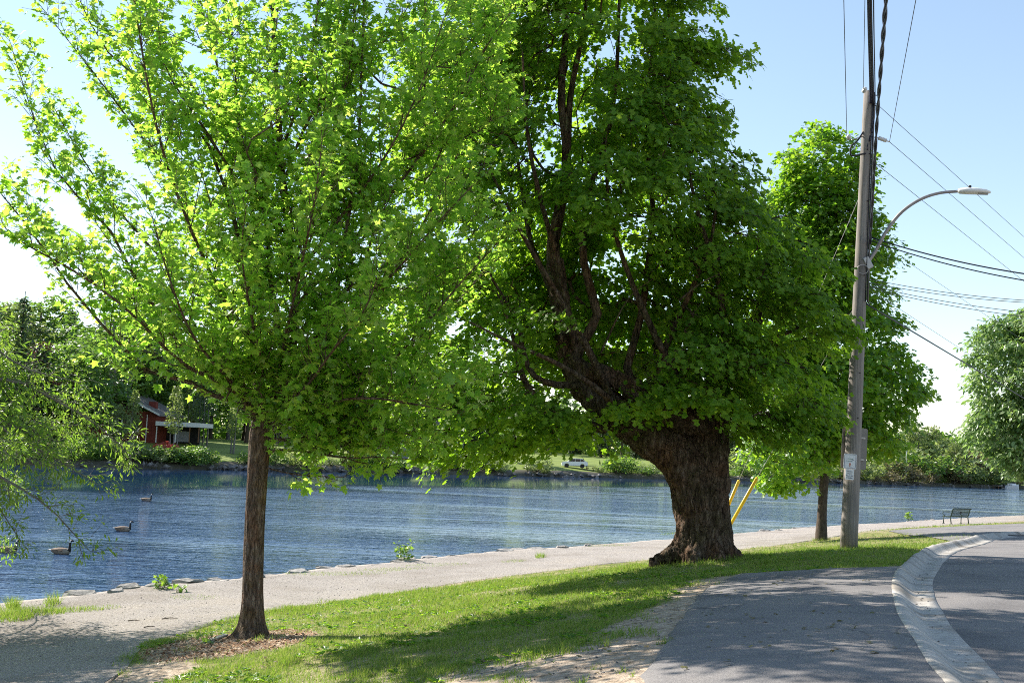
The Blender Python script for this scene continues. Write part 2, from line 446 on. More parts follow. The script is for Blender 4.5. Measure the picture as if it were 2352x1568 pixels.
def mat_water():
    m, nt, N, L, b = nodes_of("river_water")
    b.inputs["Base Color"].default_value = (.012, .041, .105, 1)
    b.inputs["Roughness"].default_value = 0.04
    b.inputs["IOR"].default_value = 1.42
    tc = N.new("ShaderNodeTexCoord")
    def layer(scale, sx, sy, rot, det, rough=.5):
        mp = N.new("ShaderNodeMapping"); mp.inputs["Scale"].default_value = (sx, sy, 1); mp.inputs["Rotation"].default_value = (0, 0, rot)
        L.new(tc.outputs["Object"], mp.inputs[0])
        n = N.new("ShaderNodeTexNoise"); n.inputs["Scale"].default_value = scale; n.inputs["Detail"].default_value = det
        n.inputs["Roughness"].default_value = rough; n.inputs["Distortion"].default_value = 0.6
        L.new(mp.outputs[0], n.inputs[0])
        return n.outputs[0]
    a = layer(3.6, .55, 1.0, .12, 3, .6)
    c = layer(1.35, .45, 1.0, -.15, 3)
    w2 = layer(.28, .35, 1.0, .1, 2)
    wind = N.new("ShaderNodeAttribute"); wind.attribute_name = "wind"
    patch = layer(.05, .28, 1.6, .35, 4)            # wind patches and calm streaks
    pr = ramp(N, [(.16, .16, .16), (.55, .55, .55), (1, 1, 1)], [.40, .5, .60])
    L.new(patch, pr.inputs[0])
    add = N.new("ShaderNodeMath"); add.operation = 'MULTIPLY_ADD'
    L.new(c, add.inputs[0]); add.inputs[1].default_value = 1.5; L.new(a, add.inputs[2])
    add2 = N.new("ShaderNodeMath"); add2.operation = 'MULTIPLY_ADD'
    L.new(w2, add2.inputs[0]); add2.inputs[1].default_value = 1.6; L.new(add.outputs[0], add2.inputs[2])
    mul = N.new("ShaderNodeMath"); mul.operation = 'MULTIPLY'
    mw = N.new("ShaderNodeMath"); mw.operation = 'MULTIPLY'; L.new(pr.outputs[0], mw.inputs[0]); L.new(wind.outputs["Fac"], mw.inputs[1])
    L.new(add2.outputs[0], mul.inputs[0]); L.new(mw.outputs[0], mul.inputs[1])
    bp = N.new("ShaderNodeBump"); bp.inputs["Strength"].default_value = 1.0; bp.inputs["Distance"].default_value = 0.11
    L.new(mul.outputs[0], bp.inputs["Height"]); L.new(bp.outputs[0], b.inputs["Normal"])
    return m
MAT['water'] = mat_water()

def mat_ground():
    m, nt, N, L, b = nodes_of("near_ground")
    at = N.new("ShaderNodeAttribute"); at.attribute_name = "lawn"
    tc = N.new("ShaderNodeTexCoord")
    def nz(scale, det=6):
        n = N.new("ShaderNodeTexNoise"); n.inputs["Scale"].default_value = scale; n.inputs["Detail"].default_value = det
        L.new(tc.outputs["Object"], n.inputs[0]); return n.outputs[0]
    soil = ramp(N, [(.22, .165, .115), (.36, .29, .22), (.48, .40, .32)], [.3, .5, .7]); L.new(nz(9, 8), soil.inputs[0])
    gr = ramp(N, [(.075, .105, .025), (.14, .165, .045), (.23, .215, .09), (.36, .30, .17)], [.3, .45, .58, .7]); L.new(nz(3.5, 8), gr.inputs[0])
    mx = N.new("ShaderNodeMix"); mx.data_type = 'RGBA'
    L.new(at.outputs["Fac"], mx.inputs[0]); L.new(soil.outputs[0], mx.inputs[6]); L.new(gr.outputs[0], mx.inputs[7])
    L.new(mx.outputs[2], b.inputs["Base Color"])
    b.inputs["Roughness"].default_value = .95; b.inputs["Specular IOR Level"].default_value = .1
    bp = N.new("ShaderNodeBump"); bp.inputs["Strength"].default_value = .8; bp.inputs["Distance"].default_value = .04
    L.new(nz(30, 8), bp.inputs["Height"]); L.new(bp.outputs[0], b.inputs["Normal"])
    return m
MAT['ground'] = mat_ground()

# ------------------------------------------------------------------ terrain: control lines of the place
shore = np.array([G(*a) for a in [(0, 1383, 3.75), (300, 1350, 3.72), (600, 1318, 3.7), (950, 1282, 3.65), (1250, 1258, 3.6), (1530, 1238, 3.55), (1720, 1222, 3.5), (1900, 1208, 3.45), (2200, 1190, 3.4), (2352, 1183, 3.4)]])
sh0 = shore[0] + (shore[0] - shore[2]) / np.linalg.norm(shore[0] - shore[2]) * np.array([[14.0], [45.0]])
shore = np.vstack([sh0[::-1], shore, [[75, 108, .9], [130, 138, .9], [320, 205, .9], [800, 320, .9]]])
inner = np.array([G(*a) for a in [(420, 1800, 2.75), (325, 1568, 3.15), (285, 1525, 3.22), (315, 1498, 3.28), (370, 1466, 3.35), (425, 1452, 3.38), (500, 1431, 3.45), (605, 1404, 3.5), (750, 1384, 3.52), (900, 1364, 3.55), (1000, 1349, 3.55), (1176, 1323, 3.5), (1326, 1304, 3.4), (1456, 1289, 3.3), (1681, 1264, 3.1), (1826, 1249, 3.0), (1926, 1234, 2.95), (2051, 1216, 2.95), (2176, 1206, 3.0), (2352, 1196, 3.05)]])
inner = np.vstack([[[-5.5, -10, 1.4]], inner, [[60, 85, 1.3], [125, 118, 1.4], [320, 190, 1.5], [800, 300, 1.5]]])
curbL = np.array([G(*a) for a in [(2380, 1900, 1.5), (2240, 1660, 1.5), (2165, 1568, 1.52), (2128, 1522, 1.53), (2093, 1466, 1.57), (2063, 1418, 1.6), (2050, 1367, 1.65), (2049, 1343, 1.66), (2058, 1315, 1.69), (2082, 1291, 1.74), (2105, 1274, 1.79), (2133, 1260, 1.85), (2163, 1249, 1.93), (2195, 1243, 2.0), (2228, 1235, 2.08), (2251, 1229, 2.14), (2300, 1224, 2.18), (2352, 1222, 2.2)]])
curbL = np.vstack([[[5.0, -8, 2.8]], curbL, [[34, 50, 2.0], [60, 72, 1.9]]])
padL = np.array([G(*a) for a in [(1330, 1850, 1.75), (1476, 1568, 1.78), (1526, 1484, 1.8), (1576, 1409, 1.83), (1626, 1349, 1.88), (1701, 1316, 1.92)]])
trailU = np.array([G(*a) for a in [(2040, 1218, 2.75), (2105, 1213, 2.8), (2190, 1209, 2.85), (2276, 1205, 2.9), (2352, 1202, 2.95)]])
trailL = np.array([G(*a) for a in [(2060, 1223, 2.65), (2128, 1231, 2.3), (2174, 1241, 2.1)]])

T1 = G(577, 1455, 3.1)            # young maple base
T2 = G(1612, 1283, 2.2)           # old maple base
T3 = G(1886, 1240, 2.9)           # tree beyond the pole
PB = G(1949, 1257, 1.9)           # utility pole base
BN = G(2200, 1203, 3.15)          # bench

ctl = [p for p in shore[1:-2]] + [p for p in inner[:-2]] + [p for p in curbL] + [p for p in padL] + [p for p in trailU] + [p for p in trailL] + [T1, T2, T3, PB, BN]
ctl += [G(700, 1560, 2.75), G(1000, 1560, 2.35), G(1250, 1560, 1.98), G(900, 1460, 2.75), G(1200, 1430, 2.4), G(1400, 1360, 2.4), G(1800, 1300, 1.95)]
ctl += [np.array(a, float) for a in [(0, 0, 2.7), (-8, 2, 1.2), (8, 5, 2.75), (14, 14, 2.7), (22, 26, 2.5), (40, 40, 2.3), (0, -20, 2.8), (20, -10, 2.8), (-30, -10, .7), (80, 70, 2.0), (150, 110, 2.0), (330, 170, 2.0)]]
ctl = np.array(ctl)

def tps_fit(c, lam=0.02):
    n = len(c); S = 30.0
    x = c[:, :2] / S
    d2 = ((x[:, None] - x[None]) ** 2).sum(-1)
    K = np.where(d2 > 0, d2 * np.log(d2 + 1e-12), 0)
    A = np.zeros((n + 3, n + 3))
    A[:n, :n] = K + lam * np.eye(n)
    A[:n, n] = 1; A[:n, n + 1:] = x; A[n, :n] = 1; A[n + 1:, :n] = x.T
    w = np.linalg.solve(A, np.concatenate([c[:, 2], np.zeros(3)]))
    def f(px, py):
        px = np.asarray(px, float); py = np.asarray(py, float)
        out = np.full(px.shape, w[n]) + w[n + 1] * px / S + w[n + 2] * py / S
        for i in range(n):
            r2 = (px / S - x[i, 0]) ** 2 + (py / S - x[i, 1]) ** 2
            out = out + w[i] * np.where(r2 > 0, r2 * np.log(r2 + 1e-12), 0)
        return np.clip(out, .45, 3.2)
    return f
zland = tps_fit(ctl)
def zg(x, y):
    x = np.atleast_1d(np.asarray(x, float)); y = np.atleast_1d(np.asarray(y, float))
    return zland(x, y) + (fbm2(x, y, .8, 3, 5).reshape(x.shape) - .5) * .05
def zg1(x, y):
    return float(zg(x, y)[0])

shore_f = resample(shore[:, :2], 0.35)
tn = norm(np.gradient(shore_f, axis=0)); nn = np.stack([tn[:, 1], -tn[:, 0]], 1)          # inland
wob = (fbm2(shore_f[:, 0], shore_f[:, 1], .35, 5, 3) - .5) * 1.3
shore_f = shore_f + nn * (wob + .1)[:, None]
curb_s = smooth_poly(curbL[:, :2], 220)

# lawn mask: 1 where turf grows, 0 where the soil is bare
def lawn(x, y):
    x = np.asarray(x, float); y = np.asarray(y, float); sh = x.shape
    x = x.ravel(); y = y.ravel()
    n1 = fbm2(x, y, 1.3, 4, 11); n2 = fbm2(x, y, .5, 3, 12)
    dp = -sdist(padL, x, y)                                   # distance left of the paved pad
    w = .45 + .9 * np.clip((13.0 - y) / 5, 0, 1.2)            # bare strip widens towards the viewer
    m = np.clip((dp - w + (n1 - .5) * 1.6) / .35, 0, 1)
    m = np.where(y > padL[-1, 1] + .15, 1, m)
    near = np.clip((12.6 - y) / 2.0, 0, 1)                    # worn patches in the near turf
    m = m * np.clip(1 - near * np.clip((n1 - .47) / .06, 0, 1), 0, 1) * (.55 + .45 * np.clip((n2 - .3) / .2, 0, 1))
    di = sdist(inner, x, y)
    m = m * np.clip((di + .12 + (n1 - .5) * .9) / .25, 0, 1)
    dm = np.hypot((x - T1[0] + .15) / 1.15, (y - T1[1] + .75) / 1.25)       # mulch ring
    m = m * np.clip((dm - 1 + (n1 - .5) * .5) / .2, 0, 1)
    dr = np.hypot((x + 4.9) / .9, (y - 13.9) / .9)            # worn corner beside the path
    m = m * np.clip((dr - 1 + (n1 - .5) * .8) / .3, 0, 1)
    return m.reshape(sh)

def axis(segs):
    out = []
    for a, b, s in segs:
        out.append(np.arange(a, b, s))
    return np.concatenate(out + [[segs[-1][1]]])
gx = axis([(-60, -12, 3), (-12, -7, .5), (-7, 10, .1), (10, 22, .5), (22, 60, 2), (60, 200, 10), (200, 900, 70)])
gy = axis([(-40, 4, 3), (4, 8, .4), (8, 26, .1), (26, 42, .35), (42, 110, 2), (110, 360, 12)])
XX, YY = np.meshgrid(gx, gy)
ZZ = zg(XX.ravel(), YY.ravel()).reshape(XX.shape)
sS = sdist(shore, XX.ravel(), YY.ravel()).reshape(XX.shape)
sI = sdist(inner, XX.ravel(), YY.ravel()).reshape(XX.shape)
sC = sdist(curb_s, XX.ravel(), YY.ravel()).reshape(XX.shape)
ZZ = ZZ - .03 * np.clip((-sI - .6) / .4, 0, 1) - .08 * np.clip((-sI - 1.2) / .5, 0, 1) - .35 * np.clip((sC - .1) / .3, 0, 1)
ZZ = np.where(sS < 1.2, ZZ - .5, ZZ)
nx, ny = len(gx), len(gy)
idx = np.arange(nx * ny).reshape(ny, nx)
Fq = np.stack([idx[:-1, :-1], idx[:-1, 1:], idx[1:, 1:], idx[1:, :-1]], -1).reshape(-1, 4)
keep = (sS.ravel()[Fq] > .4).all(1)
Fq = Fq[keep]
me = new_mesh("ground", np.stack([XX.ravel(), YY.ravel(), ZZ.ravel()], 1), Fq, [MAT['ground']], True)
at = me.attributes.new("lawn", 'FLOAT', 'POINT')
lm = lawn(XX, YY)
at.data.foreach_set("value", lm.ravel().astype(np.float32))
tag(link("ground", me), kind="structure")

def strip(name, A, B, mat, off, nc=12, skirtA=0, skirtB=0, extra=None, kind="structure"):
    """ground-hugging sheet between two lines"""
    A = np.asarray(A)[:, :2]; B = np.asarray(B)[:, :2]
    rows = []
    n = max(len(A), len(B))
    t = np.linspace(0, 1, nc + 1)
    Pt = A[:, None] * (1 - t)[None, :, None] + B[:, None] * t[None, :, None]
    z = zg(Pt[..., 0].ravel(), Pt[..., 1].ravel()).reshape(Pt.shape[:2]) + off
    if extra is not None:
        z = z + extra(Pt)
    V = np.concatenate([Pt, z[..., None]], -1)
    if skirtA:
        s = V[:, :1].copy(); s[..., 2] -= skirtA; d = norm(A - B); s[..., :2] += d[:, None] * .06
        V = np.concatenate([s, V], 1)
    if skirtB:
        s = V[:, -1:].copy(); s[..., 2] -= skirtB; d = norm(B - A); s[..., :2] += d[:, None] * .03
        V = np.concatenate([V, s], 1)
    r, c = V.shape[:2]
    ix = np.arange(r * c).reshape(r, c)
    F = np.stack([ix[:-1, :-1], ix[1:, :-1], ix[1:, 1:], ix[:-1, 1:]], -1).reshape(-1, 4)
    e = V.reshape(-1, 3)
    a, b, cc = e[F[0][0]], e[F[0][1]], e[F[0][2]]
    if np.cross(b - a, cc - b)[2] < 0:
        F = F[:, ::-1]
    me = new_mesh(name, e, F, [mat], True)
    return tag(link(name, me), kind=kind)

def even(poly, n):
    p = resample(np.asarray(poly)[:, :2], .05 if np.linalg.norm(np.asarray(poly)[-1, :2] - np.asarray(poly)[0, :2]) < 40 else .5)
    return p[np.linspace(0, len(p) - 1, n).astype(int)]

# gravel path between the river edge and the lawn
inn_f = resample(inner[:, :2], .3)
ti = norm(np.gradient(inn_f, axis=0)); ni = np.stack([ti[:, 1], -ti[:, 0]], 1)
inn_f = inn_f + ni * ((fbm2(inn_f[:, 0], inn_f[:, 1], .9, 4, 21) - .5) * .9)[:, None]
# pair each river-edge point with the closest lawn-edge point
sel = (shore_f[:, 1] > -25) & (shore_f[:, 0] < 320)
A = shore_f[sel]
jj = 0; Bm = []
for a in A:
    d = ((inn_f - a) ** 2).sum(1)
    j = int(np.argmin(d)); jj = max(jj, j); Bm.append(inn_f[jj])
Bm = np.array(Bm)
strip("gravel_path", A, Bm, MAT['gravel'], .010, 22, skirtA=1.6, skirtB=.10)
# paved pad, road, far trail
nP = 60
padLs = even(smooth_poly(padL[:, :2], 60), nP)
padLs = padLs + (np.stack([np.ones(nP), np.zeros(nP)], 1) * ((fbm2(padLs[:, 0], padLs[:, 1], 2.5, 4, 31) - .5) * .25)[:, None])
cs = np.argmin(((curb_s - G(2370, 1850, 1.5)[:2]) ** 2).sum(1)); ce = np.argmin(((curb_s - G(2066, 1303, 1.71)[:2]) ** 2).sum(1))
strip("asphalt_pad", padLs, even(curb_s[cs:ce + 1], nP), MAT['asphalt'], .03, 16, skirtA=.06)
c1 = np.argmin(((curb_s - G(2185, 1245, 1.98)[:2]) ** 2).sum(1))
tl = np.vstack([trailL[:, :2], curb_s[c1:]])
tu = np.vstack([trailU[:, :2], [[34, 60], [55, 76]]])
strip("asphalt_trail", even(tu, 60), even(tl, 60), MAT['asphalt'], .02, 10)
tc_ = norm(np.gradient(curb_s, axis=0)); nc_ = np.stack([tc_[:, 1], -tc_[:, 0]], 1)
roadA = curb_s + nc_ * .54
roadB = np.stack([np.maximum(curb_s[:, 0] + 8, 12), curb_s[:, 1] - 6], 1)
dl = (zg(curb_s[:, 0], curb_s[:, 1]) - .079) - (zg(roadA[:, 0], roadA[:, 1]) - .085)
strip("road", roadA, roadB, MAT['asphalt'], -.085, 14, extra=lambda Pt: dl[:, None] * (1 - np.linspace(0, 1, 15))[None] ** 2)
# rolled concrete kerb with gutter
prof = [(-.02, -.12), (-.012, .012), (.0, .036), (.05, .043), (.11, .03), (.18, -.01), (.25, -.055), (.31, -.082), (.36, -.09), (.48, -.083), (.62, -.072), (.635, -.16)]
prof = [(o_ * .88, h_) for o_, h_ in prof]
KV = []
for k in range(len(curb_s)):
    for o_, h_ in prof:
        p = curb_s[k] + nc_[k] * o_
        KV.append((p[0], p[1], h_))
KV = np.array(KV)
base = np.repeat(zg(curb_s[:, 0], curb_s[:, 1]), len(prof))
KV[:, 2] += base
c = len(prof)
ke = empty("kerb", (0, 0, 0)); tag(ke, kind="structure")
Lk = np.concatenate([[0], np.cumsum(np.linalg.norm(np.diff(curb_s, axis=0), axis=1))])
KV = KV.reshape(len(curb_s), c, 3)
def kerb_row(l):                       # cross-section at arc length l
    k = int(np.clip(np.searchsorted(Lk, l) - 1, 0, len(Lk) - 2)); t = (l - Lk[k]) / (Lk[k + 1] - Lk[k])
    return KV[k] * (1 - t) + KV[k + 1] * t
SEG = 3.0
for q in range(int(Lk[-1] / SEG)):
    l0, l1 = q * SEG + .006, (q + 1) * SEG - .006
    rows = np.array([kerb_row(l) for l in np.linspace(l0, l1, 13)])
    ix = np.arange(13 * c).reshape(13, c)
    F = np.stack([ix[:-1, :-1], ix[:-1, 1:], ix[1:, 1:], ix[1:, :-1]], -1).reshape(-1, 4)[:, ::-1]
    Fl = [tuple(f) for f in F] + [tuple(ix[0]), tuple(ix[-1][::-1])]
    link("kerb_segment", new_mesh("kerb_segment", rows.reshape(-1, 3), Fl, [MAT['concrete']], True), ke)

# water and far bank
far = np.array([G(px, py, EYE) for px, py in [(-60, 1064), (250, 1073), (600, 1080), (900, 1086), (1300, 1095), (1500, 1099), (2000, 1111), (2300, 1120)]])[:, :2]
far = np.vstack([[[-500, -60], [-200, 55], [-110, 92]], far, [[190, 285], [420, 345], [1500, 520]]])
wxs = axis([(-900, -160, 74), (-160, 200, 5), (200, 1800, 160)]); wys = axis([(-300, 0, 60), (0, 300, 5), (300, 1200, 150)])
WX, WY = np.meshgrid(wxs, wys)
dF = sdist(far, WX.ravel(), WY.ravel()).reshape(WX.shape)              # metres from the far bank
calm = np.interp(WX, [-60, -20, 30, 90], [58, 40, 24, 8])               # sheltered water under the wooded bank
wn_ = (fbm2(WX.ravel(), WY.ravel(), .03, 3, 52).reshape(WX.shape) - .5) * 26
wind_v = .035 + .965 * np.clip((dF + wn_ - calm) / 10, 0, 1)
ixw = np.arange(WX.size).reshape(WX.shape)
wme = new_mesh("water", np.stack([WX.ravel(), WY.ravel(), np.zeros(WX.size)], 1), np.stack([ixw[:-1, :-1], ixw[:-1, 1:], ixw[1:, 1:], ixw[1:, :-1]], -1).reshape(-1, 4), [MAT['water']])
wa = wme.attributes.new("wind", 'FLOAT', 'POINT'); wa.data.foreach_set("value", wind_v.ravel().astype(np.float32))
tag(link("water", wme), kind="structure")
far_f = resample(far, 2.0)
tf = norm(np.gradient(far_f, axis=0)); nf = np.stack([-tf[:, 1], tf[:, 0]], 1)     # away from the river
FB = []
offs = [(-.3, -.6), (.2, .35), (2.5, .9), (8, 1.5), (25, 2.8), (60, 3.4), (200, 4.2), (900, 6.0)]
n1 = (fbm2(far_f[:, 0], far_f[:, 1], .08, 4, 41) - .5)
for o_, h_ in offs:
    p = far_f + nf * (o_ + n1 * 4 * (o_ < 10))[:, None]
    FB.append(np.concatenate([p, np.full((len(p), 1), h_) + (n1 * .5 * (h_ > 0))[:, None]], 1))
FB = np.stack(FB, 1)
r, c = FB.shape[:2]; ix = np.arange(r * c).reshape(r, c)
F = np.stack([ix[:-1, :-1], ix[:-1, 1:], ix[1:, 1:], ix[1:, :-1]], -1).reshape(-1, 4)[:, ::-1]
colid = np.tile(np.arange(c - 1), r - 1)
tag(link("far_bank", new_mesh("far_bank", FB.reshape(-1, 3), F, [MAT['lawn_far'], MAT['bank_earth_shade']], True, (colid < 2).astype(int))), kind="structure")
def _mono(dist, S_):
    j = int(np.argmax(dist > 30))
    i = max(0, j - 200)
    return np.maximum.accumulate(dist[i:j + 120]), S_[i:j + 120]
def far_at(px, back, up=0.0):
    """a spot on the far bank on the bearing of column px, `back` metres behind the water's edge"""
    d = ray(px, 1080); d = d[:2] / np.linalg.norm(d[:2])
    S_ = np.arange(60, 900, 1.0)
    dist = -sdist(far, d[0] * S_, d[1] * S_)
    q = d * (np.interp(back, *_mono(dist, S_)))
    h = np.interp(back, [o for o, _ in offs], [h for _, h in offs])
    return np.array([q[0], q[1], h + up])

# ------------------------------------------------------------------ foliage tools
# five-lobed maple leaf: five kites around a centre, tips bent down
_o = [(0, 0), (.40, -.02), (.29, .27), (.56, .58), (.23, .58), (0, 1.0), (-.23, .58), (-.56, .58), (-.29, .27), (-.40, -.02)]
LEAF_V = np.array([(0, .32, 0)] + [(x, y, -.22 * (x * x + (y - .32) ** 2) - .10 * abs(x)) for x, y in _o])
LEAF_F = np.array([(0, 1, 2, 3), (0, 3, 4, 5), (0, 5, 6, 7), (0, 7, 8, 9), (0, 9, 10, 1)])
LAN_V = np.array([(0, 0, 0), (.16, .35, -.03), (.12, .7, -.08), (0, 1.0, -.2), (-.12, .7, -.08), (-.16, .35, -.03)])
LAN_F = np.array([(0, 1, 2, 3), (0, 3, 4, 5)])
TRI_V = np.array([(0, .3, 0), (0, 0, 0), (.5, .12, -.08), (.22, .42, -.03), (.42, .72, -.12), (0, 1.0, -.15), (-.42, .72, -.12), (-.22, .42, -.03), (-.5, .12, -.08)])
TRI_F = np.array([(0, 1, 2, 3), (0, 3, 4, 5), (0, 5, 6, 7), (0, 7, 8, 1)])
CARD_V = np.array([(-.5, 0, 0), (0, -.15, .08), (.5, .1, -.06), (.1, .6, .0)]) 
CARD_F = np.array([(0, 1, 2, 3)])

def leaf_mesh(name, tv, tf_, pos, ax, nr, size, mat):
    pos = np.asarray(pos); ax = norm(ax); nr = np.asarray(nr)
    nr = norm(nr - (nr * ax).sum(1, keepdims=True) * ax)
    xx = np.cross(ax, nr)
    s = np.asarray(size)[:, None, None]
    V = pos[:, None] + s * (tv[None, :, 0:1] * xx[:, None] + tv[None, :, 1:2] * ax[:, None] + tv[None, :, 2:3] * nr[:, None])
    n, k = V.shape[:2]
    F = (tf_[None] + (np.arange(n) * k)[:, None, None]).reshape(-1, tf_.shape[1])
    return new_mesh(name, V.reshape(-1, 3), F, [mat])

def tubes_mesh(name, branches, mat, org=(0, 0, 0)):
    """branches: list of (pts (n,3), radii (n,)) -> one mesh"""
    groups = {}
    for p, r in branches:
        sd = 10 if r[0] > .12 else (7 if r[0] > .035 else (5 if r[0] > .012 else 3))
        groups.setdefault((len(p), sd), []).append((p, r))
    VV, FF, base = [], [], 0
    for (n, sd), L_ in groups.items():
        Pp = np.array([p for p, _ in L_]); Rr = np.array([r for _, r in L_])
        t = norm(np.gradient(Pp, axis=1)) if n > 2 else norm(np.repeat(Pp[:, 1:] - Pp[:, :1], 2, 1))
        m = norm(t.mean(1))
        ref = np.where(np.abs(m[:, 2:3]) > .7, np.array([[.3, 1.0, 0]]), np.array([[0, 0, 1.0]]))
        u = norm(np.cross(t, ref[:, None])); v = np.cross(t, u)
        a = np.linspace(0, 2 * math.pi, sd, endpoint=False)
        V = Pp[:, :, None] + Rr[:, :, None, None] * (np.cos(a)[None, None, :, None] * u[:, :, None] + np.sin(a)[None, None, :, None] * v[:, :, None])
        B = len(L_)
        k0 = np.arange(sd); k1 = (k0 + 1) % sd
        i = np.arange(n - 1)
        q = np.stack([i[:, None] * sd + k0, i[:, None] * sd + k1, (i[:, None] + 1) * sd + k1, (i[:, None] + 1) * sd + k0], -1).reshape(-1, 4)
        F = (q[None] + (np.arange(B) * n * sd)[:, None, None]).reshape(-1, 4) + base
        VV.append(V.reshape(-1, 3)); FF.append(F); base += B * n * sd
    return new_mesh(name, np.concatenate(VV) - np.array(org), np.concatenate(FF), [mat], True)

class Tree:
    def __init__(self, seed):
        self.r = np.random.RandomState(seed)
        self.br = []; self.lp = []; self.la = []; self.ln = []; self.ls = []
    def branch(self, pts, r0, r1, n=None):
        pts = np.asarray(pts, float)
        n = n or len(pts)
        p = smooth_poly(pts, n) if len(pts) > 2 else pts
        self.br.append((p, np.linspace(r0, r1, len(p))))
        return p
    def leaves(self, pos, ax, nr, size):
        self.lp.append(pos); self.la.append(ax); self.ln.append(nr); self.ls.append(size)
    def clump(self, c, R, n, size, flat=.45, droop=.55, out=None):
        r = self.r
        d = norm(r.normal(size=(n, 3))); rho = r.rand(n, 1) ** .5
        off = d * rho * np.array([R, R, R * flat])
        rh = np.linalg.norm(off[:, :2], axis=1, keepdims=True)
        off[:, 2:3] -= droop * rh * rh / R
        hd = norm(np.concatenate([off[:, :2], np.zeros((n, 1))], 1) + r.normal(size=(n, 3)) * .25 * R)
        if out is not None:
            hd = norm(hd + np.asarray(out) * .5)
        ax = hd * .8 + r.normal(size=(n, 3)) * .35 + np.array([0, 0, -.45])
        nr = np.array([0, 0, 1.0]) + hd * .45 + r.normal(size=(n, 3)) * .38
        self.leaves(c + off, ax, nr, size * (.65 + .6 * r.rand(n)))
        for k in range(max(2, n // 16)):
            j = r.randint(n)
            m_ = c + off[j] * .5 + np.array([0, 0, .06 * R])
            self.br.append((np.array([c, m_, c + off[j]]), np.array([.010, .006, .003])))
    def spray(self, c, R, n, size, out):
        """a flat, drooping, tilted fan of leaves that points outwards"""
        r = self.r
        o = norm(np.array([out[0], out[1], 0]) + r.normal(size=3) * np.array([.35, .35, 0])); s_ = np.array([-o[1], o[0], 0.0])
        t = r.rand(n, 1) ** .7 * 1.5 - .45; w = (r.rand(n, 1) * 2 - 1) * (1.0 - .45 * np.clip(t, 0, 1)) * .8
        tilt = r.normal() * .22
        off = o * t * R + s_ * w * R + np.array([0, 0, 1.0]) * ((r.normal(size=(n, 1)) * .10 - .38 * np.clip(t, 0, 2) ** 2 - .28 * w * w + tilt * w) * R)
        k = n // 5
        off[:k] += np.array([0, 0, -.35 * R]) * r.rand(k, 1)
        hd = norm(o * .9 + s_ * w * .7 + r.normal(size=(n, 3)) * .3)
        ax = hd * .75 + np.array([0, 0, -.65]) + r.normal(size=(n, 3)) * .3
        nr = np.array([0, 0, .9]) + hd * .65 + r.normal(size=(n, 3)) * .35
        self.leaves(c + off, ax, nr, size * (.6 + .65 * r.rand(n)))
        for k in range(6):
            j = r.randint(n)
            self.br.append((np.array([c, c + off[j] * .55 + np.array([0, 0, .05 * R]), c + off[j]]), np.array([.011, .007, .003])))
    def grow(self, skeleton, attract, r_tip=.008, step=.5, e=2.35, up=.15, back=.35):
        """skeleton: list of polylines with radii; attaches every attractor to the nearest wood"""
        P_, par, rad = [], [], []
        for pts, rr in skeleton:
            st = len(P_)
            for k, (p, q) in enumerate(zip(pts, rr)):
                P_.append(p); par.append(st + k - 1 if k else -1); rad.append(q)
        root = P_[0].copy()
        nfix = len(P_)
        fixed = np.array(rad + [0.0])
        A_ = attract[np.argsort(np.linalg.norm(attract - np.mean(np.array(P_), 0), axis=1))]
        arr = np.zeros((nfix + len(A_) * 16, 3)); arr[:nfix] = P_
        n = nfix; par = list(par); chains = []
        for a in A_:
            d = arr[:n] - a
            dist = np.linalg.norm(d, axis=1)
            cost = dist * (1 + back * np.clip(d[:, 2] / (dist + 1e-6), 0, 1))
            j = int(np.argmin(cost)); D = dist[j]
            k = int(np.clip(math.ceil(D / step), 2, 15))
            pd = arr[j] - arr[par[j]] if par[j] >= 0 else np.array([0, 0, 1.0])
            ctl_ = arr[j] + norm(pd) * D * .35 + np.array([0, 0, up * D]) + self.r.normal(size=3) * D * .08
            chain = [j]
            for t in np.linspace(0, 1, k + 1)[1:]:
                q = (1 - t) ** 2 * arr[j] + 2 * t * (1 - t) * ctl_ + t * t * a
                if t < 1: q = q + self.r.normal(size=3) * .03 * D / k
                arr[n] = q; par.append(chain[-1]); chain.append(n); n += 1
            chains.append(chain)
        w = np.zeros(n)
        for ch in chains: w[ch[-1]] += r_tip ** e
        for i in range(n - 1, -1, -1):
            if par[i] >= 0: w[par[i]] += w[i]
        R_ = np.maximum(w, 1e-12) ** (1 / e)
        for ch in chains:
            p = arr[ch].copy(); rr = R_[ch].copy()
            rr[0] = rr[1]
            self.br.append((p, rr))
        return A_
    def build(self, name, label, cat, base, bark, leafmat, tv=LEAF_V, tf_=LEAF_F, group=None, trunk_obj=None, loc=None):
        e = empty(name, tuple(base))
        tag(e, label, cat, group)
        org = np.array(base)
        if self.br:
            link("branches" if trunk_obj else "trunk", tubes_mesh(name + "_wood", self.br, bark, org), e)
        pos = np.concatenate(self.lp) - org
        me_ = leaf_mesh(name + "_leaves", tv, tf_, pos, np.concatenate(self.la), np.concatenate(self.ln), np.concatenate(self.ls), leafmat)
        link("crown", me_, e)
        print(name, "leaves", len(pos), "wood", len(self.br))
        return e

